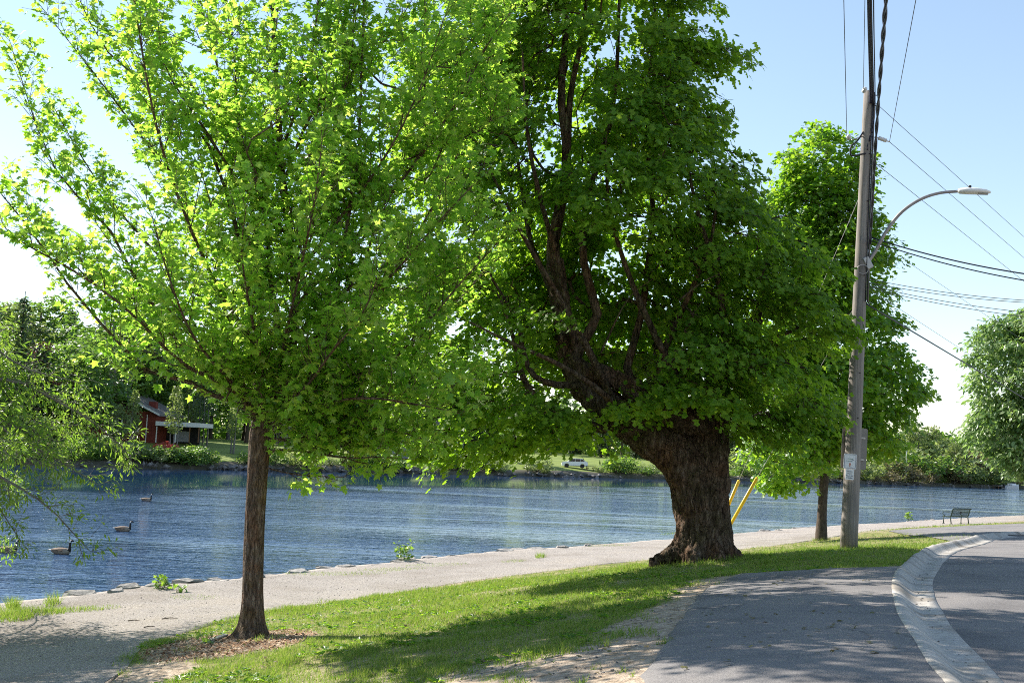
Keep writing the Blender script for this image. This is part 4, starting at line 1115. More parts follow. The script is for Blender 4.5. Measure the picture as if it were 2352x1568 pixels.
# ------------------------------------------------------------------ far bank: trees, shrubs, rocks, houses, car
def far_proto(seed, kind, leafmat, bark):
    T = Tree(seed); r = T.r
    H = 15.0
    if kind == 'round':
        trunk = np.array([(0, 0, -.3), (.1, 0, 3), (-.1, .1, 6), (.1, 0, 9), (0, 0, 13)])
        T.br.append((smooth_poly(trunk, 12), np.linspace(.32, .06, 12)))
        at_ = []
        for c, R in (((0, 0, 8.5), (4.3, 4.3, 4.2)), ((1.5, 0, 11.5), (2.8, 2.8, 3)), ((-2.5, .5, 6.5), (3, 3, 2.2)), ((2.6, -.8, 6.5), (2.8, 2.8, 2))):
            n = 46
            at_.append(np.array(c) + norm(r.normal(size=(n, 3))) * r.rand(n, 1) ** .28 * np.array(R))
        at_ = np.concatenate(at_)
        at_ = T.grow([(smooth_poly(trunk, 12)[3:], np.full(9, .2))], at_, .02, 1.2, 2.3)
        for a in at_: T.clump(a, .75 + .5 * r.rand(), 24, .50, .6, .3)
    elif kind == 'tall':                       # several bare stems under an open crown
        at_ = []; sks = []
        for k in range(5):
            az = k * 1.25; d = np.array([math.cos(az), math.sin(az), 0])
            p = smooth_poly([(0, 0, -.3), d * .25 + (0, 0, 3), d * 1.2 + np.array([0, 0, 7.]), d * 2.2 + np.array([0, 0, 13.])], 10)
            T.br.append((p, np.linspace(.26, .05, 10))); sks.append((p[3:], np.full(7, .1)))
        for c, R in (((0, 0, 11.5), (5.2, 5.2, 3.4)), ((-3, 0, 8), (3, 3, 1.6)), ((3.4, 0, 8.8), (2.8, 2.8, 1.6)), ((0, 0, 15), (2.6, 2.6, 1.8))):
            n = 38
            at_.append(np.array(c) + norm(r.normal(size=(n, 3))) * r.rand(n, 1) ** .3 * np.array(R))
        at_ = T.grow(sks, np.concatenate(at_), .02, 1.2, 2.3)
        for a in at_: T.clump(a, .7 + .5 * r.rand(), 22, .45, .55, .3)
    elif kind == 'spruce':
        trunk = np.array([(0, 0, -.3), (0, 0, 7), (.05, 0, 15)])
        T.br.append((smooth_poly(trunk, 10), np.linspace(.25, .03, 10)))
        for z in np.arange(1.2, 14.6, .42):
            R = 3.0 * (1 - z / 15.2) ** .8 + .15
            for az in np.arange(0, 6.28, 6.28 / max(4, int(R * 4))) + r.rand() * 6:
                d = np.array([math.cos(az), math.sin(az), -.28]); L = R * r.uniform(.75, 1.1)
                p0 = np.array([0, 0, z])
                T.br.append((np.array([p0, p0 + d * L]), np.array([.03, .01])))
                n = int(5 + L * 7)
                t = r.rand(n, 1) ** .7
                pos = p0 + d * L * t + r.normal(size=(n, 3)) * .12 + np.array([0, 0, -.12])
                T.leaves(pos, np.tile(d, (n, 1)) + r.normal(size=(n, 3)) * .5 - np.array([0, 0, .4]), np.array([0, 0, 1.]) + r.normal(size=(n, 3)) * .6, .38 * (.6 + .7 * r.rand(n)))
    elif kind == 'cedar':                      # bare lower stems, narrow feathery crown
        for k in range(3):
            o_ = np.array([(k - 1) * .55, .2 * (k % 2), 0])
            p = smooth_poly([o_ + (0, 0, -.3), o_ + np.array([.12 * k, 0, 4.]), o_ + np.array([.3, 0, 12.])], 8)
            T.br.append((p, np.linspace(.17, .04, 8)))
            m = 330
            z = 4.2 + 9.8 * r.rand(m); R = 1.55 * np.clip(np.minimum((z - 3.8) / 2, (14.6 - z) / 7), 0.05, 1)
            az = r.rand(m) * 6.28; rho = r.rand(m) ** .5 * R
            pos = o_ + np.stack([np.cos(az) * rho + .2, np.sin(az) * rho, z], 1)
            T.leaves(pos, np.stack([np.cos(az) * .5, np.sin(az) * .5, np.full(m, .6)], 1) + r.normal(size=(m, 3)) * .4, r.normal(size=(m, 3)), .42 * (.6 + .7 * r.rand(m)))
    elif kind == 'bush':
        T.br.append((np.array([(0, 0, -.2), (0, 0, .05), (0, 0, .22)]), np.array([.12, .11, .05])))
        for k in range(9):
            az = k * .7; d = np.array([math.cos(az) * .8, math.sin(az) * .8, 1.1])
            T.br.append((np.array([(0, 0, -.1), d * .6, d * 1.2 + np.array([0, 0, -.1])]), np.array([.05, .02, .011])))
        for k in range(26):
            d = norm(r.normal(size=3)); d[2] = abs(d[2])
            c = d * np.array([1.5, 1.5, 1.35]) * r.rand() ** .35 + np.array([0, 0, .45])
            T.clump(c, .42 + .25 * r.rand(), 34, .21, .8, .25)
    pos = np.concatenate(T.lp)
    me_l = leaf_mesh("crown_" + kind, CARD_V if kind != 'spruce' else CARD_V, CARD_F, pos, np.concatenate(T.la), np.concatenate(T.ln), np.concatenate(T.ls), leafmat)
    me_w = tubes_mesh("trunk_" + kind, T.br, bark)
    return me_l, me_w

PRO = {
    'round_a': far_proto(101, 'round', MAT['leaf_far_a'], MAT['bark_dark']),
    'round_b': far_proto(102, 'round', MAT['leaf_far_b'], MAT['bark_grey']),
    'tall_a': far_proto(103, 'tall', MAT['leaf_far_a'], MAT['bark_grey']),
    'spruce': far_proto(104, 'spruce', MAT['leaf_far_c'], MAT['bark_dark']),
    'cedar': far_proto(105, 'cedar', MAT['leaf_far_b'], MAT['bark_grey']),
    'cedar_dark': far_proto(106, 'cedar', MAT['leaf_far_c'], MAT['bark_grey']),
    'round_red': far_proto(107, 'round', MAT['leaf_red'], MAT['bark_dark']),
    'bush_a': far_proto(108, 'bush', MAT['leaf_far_a'], MAT['bark_dark']),
    'bush_b': far_proto(109, 'bush', MAT['leaf_far_b'], MAT['bark_dark']),
    'bush_bright': far_proto(110, 'bush', MAT['leaf_willow'], MAT['bark_dark']),
    'bush_red': far_proto(111, 'bush', MAT['bloom_red'], MAT['bark_dark']),
    'bush_dry': far_proto(112, 'bush', MAT['leaf_dry'], MAT['bark_grey']),
}
NAMES = {'round_a': 'broadleaf_tree', 'round_b': 'pale_tree', 'tall_a': 'many_stemmed_tree', 'spruce': 'spruce_tree', 'cedar': 'cedar_tree', 'cedar_dark': 'cedar_tree', 'round_red': 'purple_leaf_tree', 'bush_a': 'shrub', 'bush_b': 'shrub', 'bush_bright': 'shrub', 'bush_red': 'flowering_shrub', 'bush_dry': 'shrub'}
GROUPS = {'round_a': ("mid green broadleaf tree in the wood across the river", "broadleaf trees across the river"), 'round_b': ("pale olive broadleaf tree in the wood across the river", "pale trees across the river"),
          'tall_a': ("open many-stemmed grey tree across the river", "many-stemmed trees across the river"), 'spruce': ("dark pointed spruce in the wood across the river", "spruces across the river"),
          'cedar': ("olive cedar with bare lower stems across the river", "olive cedars across the river"), 'cedar_dark': ("dark narrow cedar in the row across the river", "dark cedars across the river"),
          'round_red': ("dark purple-leaved tree across the river", None),
          'bush_a': ("mid green shrub on the far river bank", "green shrubs on the far bank"), 'bush_b': ("olive shrub on the far river bank", "olive shrubs on the far bank"), 'bush_bright': ("bright green rounded shrub on the far river bank", "bright shrubs on the far bank"), 'bush_dry': ("brownish half-bare shrub on the far river bank", "brown shrubs on the far bank")}
PLACES = [(180, "on the far bank by the purple-leaved tree"), (480, "across the river beside the brick house"), (780, "across the river by the dark cedar row"), (1080, "across the river around the grey house"), (1280, "across the river between grey house and white car"), (1450, "across the river by the parked white car"), (1900, "across the river beyond the large bright shrub"), (2150, "across the river near the white post"), (99999, "across the river near the moored boat")]
frn = np.random.RandomState(99)
def far_plant(kind, px, back, h, wide=1.0, label=None, cat=None):
    p = far_at(px, back)
    H = 15.0 if not kind.startswith('bush') else 2.1
    s = h / H
    e = empty(NAMES[kind], (p[0], p[1], p[2] - .1), frn.rand() * 6.28)
    e.scale = (s * wide, s * wide, s)
    lab, grp = GROUPS.get(kind, (None, None))
    if not label and lab:
        where = next(w for lim, w in PLACES if px < lim)
        hz = "low " if h < (13 if H == 15 else 1.9) else ("tall " if h > (17 if H == 15 else 2.5) else "")
        lab = hz + lab.replace(" in the wood across the river", "").replace(" across the river", "").replace(" on the far river bank", "").replace(" in the row", "") + " " + where
        grp = (grp or "trees").replace(" across the river", "").replace(" on the far bank", "") + " " + where
    tag(e, label or lab, cat or ("shrub" if kind.startswith('bush') else "tree"), None if label else grp)
    cl, wd = PRO[kind]
    link("trunk" if not kind.startswith('bush') else "stems", wd, e)
    link("crown" if not kind.startswith('bush') else "foliage", cl, e)
    return e

# the wood behind: one tree after the other along the bank
px = -260
k = 0
while px < 2620:
    w = 34 if px < 1500 else 27
    kind = ['round_a', 'round_b', 'round_a', 'tall_a', 'spruce', 'round_a', 'round_b'][k % 7]
    hh = frn.uniform(18, 24) if px < 620 else (frn.uniform(13.5, 18) if px < 1700 else frn.uniform(10, 14.5))
    far_plant(kind, px, frn.uniform(48, 95), hh, frn.uniform(.95, 1.35))
    px += w * frn.uniform(.75, 1.25); k += 1
# the wood far behind that reads as one mass
wr = np.random.RandomState(17)
wl = resample(far[2:-1], 1.0); wt = norm(np.gradient(wl, axis=0)); wnr = np.stack([-wt[:, 1], wt[:, 0]], 1)
nW = 42000
ii = wr.randint(0, len(wl), nW)
pp = wl[ii] + wnr[ii] * wr.uniform(88, 135, nW)[:, None]
topz = 9 + 8 * fbm2(pp[:, 0], pp[:, 1], .06, 3, 88) + np.where(pp[:, 0] < -25, 5, 0)
pos = np.stack([pp[:, 0], pp[:, 1], 1.5 + (topz + 1.5) * wr.rand(nW) ** .95], 1)
o = link("distant_wood", leaf_mesh("distant_wood", CARD_V, CARD_F, pos, wr.normal(size=(nW, 3)), wr.normal(size=(nW, 3)) + np.array([0, 0, .7]), 1.5 + 1.3 * wr.rand(nW), MAT['leaf_far_a']))
tag(o, "distant green wood behind the far bank", "wood", kind="stuff")
# the trees one can tell apart nearer the water
far_plant('spruce', 20, 20, 19.5, 1.0, "dark spruce left of the purple-leaved tree across the river")
far_plant('spruce', -60, 18, 20, 1.1)
far_plant('round_red', 95, 30, 14, .8, "dark purple-leaved tree between spruce and tall tree across the river")
far_plant('round_a', 150, 16, 14, 1.2)
far_plant('round_a', 195, 20, 15, 1.2)
far_plant('spruce', 75, 16, 13, 1.3)
far_plant('tall_a', 262, 30, 23, 1.05, "tallest tree across the river with several grey stems above the brick house")
far_plant('round_a', 330, 40, 15, 1.1)
far_plant('round_a', 285, 38, 23, 1.1)  # tall tree added on the sun side to shade the brick house
far_plant('round_a', 345, 46, 21, 1.2)
far_plant('round_a', 205, 12, 9.5, 1.0, "leafy tree standing before the left wing of the brick house")
far_plant('round_b', 262, 9, 6.5, .8, "small olive tree in front of the brick house gable")
far_plant('cedar', 296, 10, 8.5, 1.15, "three-stemmed olive cedar in front of the brick house deck")
far_plant('cedar', 395, 9, 9.5, 1.1, "greyish cedar with a leaning pale trunk before the carport")
far_plant('cedar_dark', 462, 24, 11, 1.3)
far_plant('cedar', 430, 28, 12, 1.2)
far_plant('cedar', 530, 12, 8.8, 1.3, "olive cedar with one thick trunk on the far lawn")
far_plant('round_a', 560, 45, 16, 1.2)
far_plant('tall_a', 652, 16, 14, 1.0)
far_plant('tall_a', 715, 20, 15, 1.0)
for q in range(14):
    far_plant('cedar_dark', 575 + q * 15, 46, frn.uniform(8, 10), 1.0)
far_plant('round_a', 1000, 22, 12, 1.1)
far_plant('round_a', 1180, 14, 9, 1.2)
far_plant('spruce', 1460, 40, 11, 1.3)
for q, (x, b, h) in enumerate([(1380, 45, 13), (1500, 50, 13), (1560, 46, 12), (1620, 40, 12), (1680, 36, 13), (1730, 40, 12), (1780, 38, 11)]):
    far_plant('round_a' if q % 2 else 'spruce', x, b, h, 1.3)
for x, b, h, kd in [(1990, 30, 9, 'round_a'), (2035, 14, 9, 'round_b'), (2080, 24, 13, 'tall_a'), (2110, 12, 13.5, 'round_b'), (2150, 16, 14, 'round_b'), (2195, 8, 10, 'round_b'), (2225, 30, 13, 'round_a'), (2260, 14, 10.5, 'round_b'), (2300, 18, 9, 'round_b')]:
    far_plant(kd, x, b, h, 1.05)
for q, (x, b, h, w_) in enumerate([(1985, 4, 5, 1.2), (2030, 6, 6.5, 1.2), (2065, 3, 5.5, 1.1), (2100, 8, 10, 1.0), (2135, 4, 8.5, 1.1), (2165, 9, 11, 1.0), (2200, 3, 7.5, 1.2), (2235, 7, 9, 1.1), (2265, 3, 5.5, 1.3), (2295, 6, 7, 1.2), (1940, 6, 5, 1.3), (1850, 8, 6, 1.3), (1780, 7, 6, 1.3), (1700, 7, 5.5, 1.4)]):
    far_plant(['bush_b', 'bush_b', 'bush_dry', 'bush_b', 'bush_a'][q % 5], x, b, h, w_)
# shrubs along the water
for x in range(-120, 2420, 30):
    if 1270 < x < 1370: continue
    kd = ['bush_a', 'bush_b', 'bush_a', 'bush_bright', 'bush_b'][frn.randint(5)] if x < 1950 else ['bush_b', 'bush_a', 'bush_dry', 'bush_b', 'bush_dry'][frn.randint(5)]
    if 470 < x < 600 and frn.rand() < .6: continue
    if frn.rand() < .2: continue
    far_plant(kd, x + frn.uniform(-10, 10), frn.uniform(.3, 2.6), frn.uniform(.9, 3.2) * (1.2 if x > 1900 else 1), frn.uniform(.8, 1.6))
far_plant('bush_b', 300, 2.0, 2.8, 1.3); far_plant('bush_a', 395, 2.0, 2.5, 1.5); far_plant('bush_a', 440, 1.6, 2.6, 1.3); far_plant('bush_bright', 215, 4, 3.2, 1.3)
far_plant('bush_red', 372, 9, 2.0, 1.25, "rounded shrub covered in red blossom by the brick house", "shrub")
far_plant('bush_bright', 1428, 2.2, 3.6, 1.35, "large rounded bright shrub right of the parked white car")
far_plant('bush_b', 1490, 2.0, 2.6, 1.4, "olive shrub at the water next to the large bright shrub")
far_plant('bush_bright', 850, 3.0, 3.0, 1.3, "bright flowering-white shrub in front of the grey house")
far_plant('bush_dry', 2190, 1.6, 5.0, 1.2, "big tangled half-bare bush overhanging the far water's edge")
# rocks along the far water's edge
rk = MB(); rr_ = np.random.RandomState(5)
ff = resample(far[3:-2], .55)
vis = ff[(ff[:, 0] > -70) & (ff[:, 0] < 130)]
n1v = fbm2(vis[:, 0], vis[:, 1], .08, 4, 41) - .5
tv_ = norm(np.gradient(vis, axis=0)); nv_ = np.stack([-tv_[:, 1], tv_[:, 0]], 1)
RV, RF = [], []
octa = np.array([(1, 0, 0), (-1, 0, 0), (0, 1, 0), (0, -1, 0), (0, 0, 1), (0, 0, -1)], float)
of = np.array([(0, 2, 4), (2, 1, 4), (1, 3, 4), (3, 0, 4), (2, 0, 5), (1, 2, 5), (3, 1, 5), (0, 3, 5)])
for (p, nrm_, q) in zip(vis, nv_, n1v):
    for _ in range(2 if q > .02 else (1 if rr_.rand() < .35 else 0)):
        c = p + nrm_ * (q * 4 + rr_.uniform(-.5, 1.1))
        V = octa * (.18 + .42 * rr_.rand(1, 3) * np.array([1, 1, .6])) * (.8 + .4 * rr_.rand(6, 1))
        a = rr_.rand() * 6.28
        V = V @ np.array([[math.cos(a), math.sin(a), .2], [-math.sin(a), math.cos(a), .1], [0, -.2, 1]])
        RF.append(of + len(RV) * 6); RV.append(V + np.array([c[0], c[1], rr_.uniform(.0, .5)]))
o = link("bank_rocks", new_mesh("bank_rocks", np.concatenate(RV), np.concatenate(RF), [MAT['rock_dark']]))
tag(o, "line of grey rocks along the far water's edge", "rocks", kind="stuff")

def rect(X0, Y0, X1, Y1, Yd):      # centre, width, height in metres of an upright rectangle seen at depth Yd
    s = FPX / Yd
    return P((X0 + X1) / 2, (Y0 + Y1) / 2, Yd), (X1 - X0) / s, (Y1 - Y0) / s
def rbox(mb, X0, Y0, X1, Y1, Yd, depth, dy=0.0):
    c, w, h = rect(X0, Y0, X1, Y1, Yd)
    mb.box((c[0], c[1] + dy + depth / 2, c[2]), (w, depth, h)); return mb
# brick house with deck and carport
hc = far_at(335, 24); Yh = hc[1]
he = empty("brick_house", tuple(hc)); tag(he, "low red brick house with chimney, raised deck and flat-roofed carport across the river", "house")
def hpart(name, mat, *boxes, parent=None):
    mb = MB()
    for b in boxes: rbox(mb, *b)
    o_ = mb.build(name, mat, None)
    for v in o_.data.vertices: v.co = v.co - Vector(hc)
    o_.parent = parent or he
    return o_
hpart("wall", MAT['brick'], (318, 945, 357, 1022, Yh, 9, 0))
hpart("wall", MAT['brick'], (205, 940, 318, 1022, Yh + 1.2, 8, 0))
ww = hpart("window", MAT['trim'], (232, 952, 314, 984, Yh, .1, 1.05))
for x in (234, 255, 276, 297):
    hpart("pane", MAT['glass'], (x, 954, x + 17, 983, Yh, .05, 1.0), parent=ww)
mb = MB()
lft, apx, rgt = P(150, 948, Yh - 1.2), P(268, 903, Yh - 1.2), P(366, 955, Yh - 1.2)
for a, b in ((lft, apx), (apx, rgt)):
    V = [a, b, b + (0, 12, 0), a + (0, 12, 0)]
    mb.add([v + (0, 0, .30) for v in V] + V, [(0, 1, 2, 3), (7, 6, 5, 4), (0, 4, 5, 1), (1, 5, 6, 2), (2, 6, 7, 3), (3, 7, 4, 0)])
ro = mb.build("roof", MAT['roof']); 
for v in ro.data.vertices: v.co = v.co - Vector(hc)
ro.parent = he
mb = MB()
for a, b in ((lft, apx), (apx, rgt)):
    a = a + np.array([0, -.06, .02]); b = b + np.array([0, -.06, .02])
    mb.add([a, b, b + (0, 0, .26), a + (0, 0, .26), a + (0, .05, 0), b + (0, .05, 0), b + (0, .05, .26), a + (0, .05, .26)], [(0, 1, 2, 3), (7, 6, 5, 4), (0, 4, 5, 1), (3, 2, 6, 7), (1, 5, 6, 2), (0, 3, 7, 4)])
fa = mb.build("fascia", MAT['trim'])
for v in fa.data.vertices: v.co = v.co - Vector(hc)
fa.parent = he
hpart("chimney", MAT['brick'], (341, 922, 357, 955, Yh + 2, 1.0, 0), parent=ro)
hpart("downpipe", MAT['trim'], (335, 952, 337, 1016, Yh - .12, .08, 0))
dk = hpart("deck", MAT['wood_brown'], (255, 989, 318, 995, Yh - 2.2, 2.4, 0))
hpart("deck_edge", MAT['trim'], (252, 986, 318, 989, Yh - 2.3, .12, 0), parent=dk)
hpart("railing", MAT['trim'], (252, 974, 318, 975.3, Yh - 2.25, .08, 0), *[(x, 975, x + .9, 986, Yh - 2.25, .06, 0) for x in range(253, 318, 5)], parent=dk)
for x in (258, 288, 314): hpart("deck_post", MAT['wood_brown'], (x, 995, x + 2.5, 1022, Yh - 2.1, .15, 0), parent=dk)
cp = hpart("carport_roof", MAT['trim'], (357.5, 969, 458, 979, Yh - 1.5, 7, 0))
for x in (357.8, 402, 434, 455): hpart("carport_post", MAT['trim'] if x < 430 else MAT['wood_brown'], (x, 979, x + 1.8, 1016, Yh - 1.3, .14, 0), parent=cp)
hpart("carport_shade_wall", MAT['shade_dark'], (357.5, 979, 458, 1022, Yh + 5, .2, 0))  # near-black wall stands in for the shade inside the carport
hpart("garage_door", MAT['siding'], (403, 990, 434, 1014, Yh + 1.0, .1, 0))
# grey house
gc = far_at(880, 16); Yg = gc[1]
ge = empty("grey_house", tuple(gc)); tag(ge, "dark grey sided house with white-framed windows half hidden by leaves across the river", "house")
def gpart(name, mat, *boxes, parent=None):
    mb = MB()
    for b in boxes: rbox(mb, *b)
    o_ = mb.build(name, mat)
    for v in o_.data.vertices: v.co = v.co - Vector(gc)
    o_.parent = parent or ge
    return o_
gpart("wall", MAT['siding'], (798, 985, 950, 1060, Yg, 9, 0)); gpart("wall", MAT['siding'], (951, 990, 1060, 1060, Yg + 2, 7, 0))
mb = MB()
a, b, c_ = P(790, 986, Yg - .8), P(875, 945, Yg - .8), P(958, 989, Yg - .8)
for u_, v_ in ((a, b), (b, c_)):
    V = [u_, v_, v_ + (0, 11, 0), u_ + (0, 11, 0)]
    mb.add([v + (0, 0, .3) for v in V] + V, [(0, 1, 2, 3), (7, 6, 5, 4), (0, 4, 5, 1), (1, 5, 6, 2), (2, 6, 7, 3), (3, 7, 4, 0)])
o_ = mb.build("roof", MAT['roof'])
for v in o_.data.vertices: v.co = v.co - Vector(gc)
o_.parent = ge
gpart("roof", MAT['roof'], (960, 968, 1064, 988, Yg + 1.5, 8, 0))
for X0, Y0, X1, Y1 in ((811, 1001, 833, 1016), (855, 998, 875, 1028), (915, 1019, 926, 1036), (946, 1022, 949.5, 1036), (1004, 998, 1014, 1008)):
    off = 0 if X1 < 950 else 2
    f_ = gpart("window", MAT['trim'], (X0, Y0, X1, Y1, Yg, .1, off - .1))
    n = 2 if X1 - X0 > 15 else 1
    for q in range(n):
        w_ = (X1 - X0) / n
        gpart("pane", MAT['glass'], (X0 + q * w_ + 1.2, Y0 + 1.2, X0 + (q + 1) * w_ - 1.2, Y1 - 1.2, Yg, .06, off - .13), parent=f_)
# white car
cc = far_at(1319, 7.0); sC_ = FPX / cc[1]
ce_ = empty("parked_car", tuple(cc)); tag(ce_, "white sport-utility car with dark windows parked on the far bank", "car")
body = [(-2.25, .35), (-2.3, .75), (-2.1, .98), (-1.25, 1.08), (-.55, 1.62), (.2, 1.70), (1.35, 1.66), (1.95, 1.2), (2.25, 1.05), (2.28, .45), (2.1, .33)]
arch = lambda cx: [(cx + .42 * math.cos(a), .36 + .42 * math.sin(a)) for a in np.linspace(0, math.pi, 8)]
out = body + arch(1.35) + [(.8, .30), (-.8, .30)] + arch(-1.4)
MB().prism(out, -.9, .9).build("body", MAT['car_paint'], ce_)
for s in (-1, 1):
    y0, y1 = (-.93, -.905) if s < 0 else (.905, .93)
    MB().prism([(-1.1, 1.1), (-.5, 1.55), (.05, 1.6), (.05, 1.12)], y0, y1).build("window", MAT['glass'], ce_)
    MB().prism([(.12, 1.12), (.12, 1.6), (.95, 1.58), (.95, 1.14)], y0, y1).build("window", MAT['glass'], ce_)
    MB().prism([(1.02, 1.14), (1.02, 1.57), (1.32, 1.55), (1.75, 1.2)], y0, y1).build("window", MAT['glass'], ce_)
    MB().prism([(-.95, .31), (-.95, .42), (.9, .42), (.9, .31)], y0, y1).build("sill", MAT['black'], ce_)
    for cx in (-1.4, 1.35):
        w_ = MB().tube([(cx, s * .72, .36), (cx, s * .95, .36)], .355, 18).build("wheel", MAT['black'], ce_)
        MB().tube([(cx, s * .93, .36), (cx, s * .962, .36)], .22, 14).build("rim", MAT['black'], w_)
MB().box((2.27, -.7, 1.0), (.06, .35, .18)).build("tail_light", MAT['brick'], ce_); MB().box((2.27, .7, 1.0), (.06, .35, .18)).build("tail_light", MAT['brick'], ce_)
MB().box((-2.2, 0, .9), (.12, 1.5, .1)).build("headlight_strip", MAT['glass'], ce_)
# picnic table beside it
pc = far_at(1356, 4.2); pe = empty("picnic_table", tuple(pc), .3); tag(pe, "small picnic table beside the white car", "table")
MB().box((0, 0, .74), (1.7, .75, .06)).build("tabletop", MAT['bench_green'], pe)
for s in (-1, 1):
    MB().box((0, s * .68, .45), (1.7, .26, .05)).build("seat", MAT['bench_green'], pe)
    MB().box((s * .6, 0, .37), (.08, 1.3, .08)).box((s * .6, .3, .37), (.08, .08, .72)).box((s * .6, -.3, .37), (.08, .08, .72)).build("leg", MAT['wood_brown'], pe)
# white post, jetty and boat at the right
wp = far_at(2082, 7); we = empty("white_post", tuple(wp)); tag(we, "slim white post on the lawn across the river", "post")
MB().lathe([(.22, 0), (.22, 2.6), (.14, 2.7), (.12, 6.5)], 10).build("shaft", MAT['white'], we); MB().lathe([(.16, 6.5), (.2, 6.6), (.05, 6.8)], 10).build("cap", MAT['white'], we)
bp_ = far_at(2322, -2.5); bp_[2] = 0
be = empty("moored_boat", tuple(bp_), .5); tag(be, "small white motor boat moored at the far bank", "boat")
hull = [(-2.6, .15, .8), (-2.6, .95, .9), (1.0, .9, .95), (3.0, .0, 1.15)]
Vv = []; 
for x, w_, h_ in [(-2.6, .95, .75), (-1, 1.0, .75), (1, .95, .82), (2.3, .5, .95), (3.0, .03, 1.1)]:
    Vv += [(x, -w_, h_), (x, -w_ * .7, -.1), (x, w_ * .7, -.1), (x, w_, h_)]
Ff = [(i * 4 + k, i * 4 + k + 1, i * 4 + 5 + k, i * 4 + 4 + k) for i in range(4) for k in range(3)] + [(0, 3, 2, 1), (16, 17, 18, 19)] + [(i * 4 + 3, i * 4, i * 4 + 4, i * 4 + 7) for i in range(4)]
MB().add(Vv, Ff).build("hull", MAT['white'], be)
MB().box((.3, 0, 1.05), (1.6, 1.3, .45)).build("cabin", MAT['white'], be); MB().box((1.0, 0, 1.4), (.08, 1.2, .35)).build("windscreen", MAT['glass'], be); MB().box((-2.75, 0, .6), (.3, .4, .9)).build("motor", MAT['black'], be)
jp = far_at(2300, -1.5); jp[2] = 0
je = empty("jetty", tuple(jp), .5); tag(je, "low wooden jetty on the far bank beside the boat", "jetty")
for q in range(12): MB().box((-2.2 + q * .4, 0, .55), (.34, 1.6, .07)).build("plank", MAT['dry_wood'], je)
for x in (-2.2, 0, 2.2):
    for s in (-.7, .7): MB().tube([(x, s, -.8), (x, s, .5)], .08, 8).build("pile", MAT['wood_brown'], je)

# ------------------------------------------------------------------ stones at the near water's edge
SV = []
for k in range(6):
    r = np.random.RandomState(200 + k)
    ang = np.linspace(0, 2 * math.pi, 9, endpoint=False)
    rad = .75 + .4 * r.rand(9)
    ring = np.stack([np.cos(ang) * rad * .5, np.sin(ang) * rad * .30], 1)
    V = []
    for ins, z in ((.95, -.16), (1.0, .04), (.96, .09), (.82, .115)):
        V += [(x * ins + r.normal() * .03, y * ins + r.normal() * .03, z + r.normal() * .018) for x, y in ring]
    F = [(i * 9 + q, i * 9 + (q + 1) % 9, i * 9 + 9 + (q + 1) % 9, i * 9 + 9 + q) for i in range(3) for q in range(9)] + [tuple(range(27, 36))]
    SV.append(new_mesh("stone", np.array(V), F, [MAT['stone']]))
se = empty("stone_edging", tuple(shore[2])); tag(se, "broken line of flat pale limestone slabs edging the gravel path above the water", "stone edging")
sr = np.random.RandomState(77)
vis = shore_f[(shore_f[:, 1] > 14) & (shore_f[:, 1] < 95) & (shore_f[:, 0] > -18)]
i = 0; ns = 0
while i < len(vis) - 2:
    cl = fbm2(vis[i, 0], vis[i, 1], .22, 2, 61)[0]
    if cl > .515:
        s = sr.uniform(.3, .95)
        t_ = norm(vis[i + 1] - vis[i]); n_ = np.array([t_[1], -t_[0]])
        p = vis[i] + n_ * sr.uniform(-.12, .22)
        o = link("stone", SV[sr.randint(6)], se)
        o.location = (p[0] - shore[2][0], p[1] - shore[2][1], zg1(p[0], p[1]) - .085 + sr.uniform(-.03, .04) - shore[2][2])
        o.rotation_euler = (sr.normal() * .05, sr.normal() * .05, math.atan2(t_[1], t_[0]) + sr.normal() * .25)
        o.scale = (s, s * sr.uniform(.8, 1.3), sr.uniform(.7, 1.2)); ns += 1
    i += sr.randint(2, 4)
# rocks under the edge at the water
RV, RF = [], []
for p in vis[::1]:
    t_ = 0
    for _ in range(2):
        c = p + np.array([-.8, .55]) * sr.uniform(.05, .55) + sr.normal(size=2) * .15
        V = octa * (.08 + .16 * sr.rand(1, 3)) * (.8 + .4 * sr.rand(6, 1))
        RF.append(of + len(RV) * 6); RV.append(V + np.array([c[0], c[1], sr.uniform(-.02, .28)]))
o = link("bank_rubble", new_mesh("bank_rubble", np.concatenate(RV), np.concatenate(RF), [MAT['stone']]))
tag(o, "grey rubble below the near path edge at the water", "rubble", kind="stuff")

# ------------------------------------------------------------------ grass, weeds, mulch, litter
gr = np.random.RandomState(314)
def in_lawn(x, y):
    ok = (sdist(inner, x, y) > -.18) & (sdist(curb_s, x, y) < -.02)
    pad = (sdist(np.vstack([padLs, curb_s[ce]]), x, y) > -.0) & (y < 17.9)
    trail = (sdist(np.vstack([trailL[::-1, :2], trailU[:, :2]]), x, y) > 0) & (y > 29)
    dU = np.interp(x, trailU[:, 0], trailU[:, 1]); dL = np.interp(x, tl[:, 0], tl[:, 1])
    trail = (y < dU) & (x > trailL[:, 0].min()) & (y > dL) & (y > 29)
    return ok & ~pad & ~trail
def scatter(n, y0, y1, pw):
    y = y0 + (y1 - y0) * gr.rand(n) ** pw
    x = y * gr.uniform(-.50, .53, n) + gr.normal(size=n) * .2
    return x, y
x, y = scatter(620000, 8.8, 27, 1.15)
m = in_lawn(x, y); x, y = x[m], y[m]
lw = lawn(x, y)
tuft = fbm2(x, y, 2.2, 3, 71)
m = gr.rand(len(x)) < np.maximum(lw * np.clip(.15 + 2.6 * (tuft - .25), .08, 1), (tuft > .60) * .25)
x, y, lw, tuft = x[m], y[m], lw[m], tuft[m]
x2, y2 = scatter(60000, 27, 62, 1.0)
m = in_lawn(x2, y2); x2, y2 = x2[m], y2[m]
x = np.concatenate([x, x2]); y = np.concatenate([y, y2]); tuft = np.concatenate([tuft, np.full(len(x2), .5)]); far_s = 1 + np.clip((y - 16) / 16, 0, 2.5)
n = len(x)
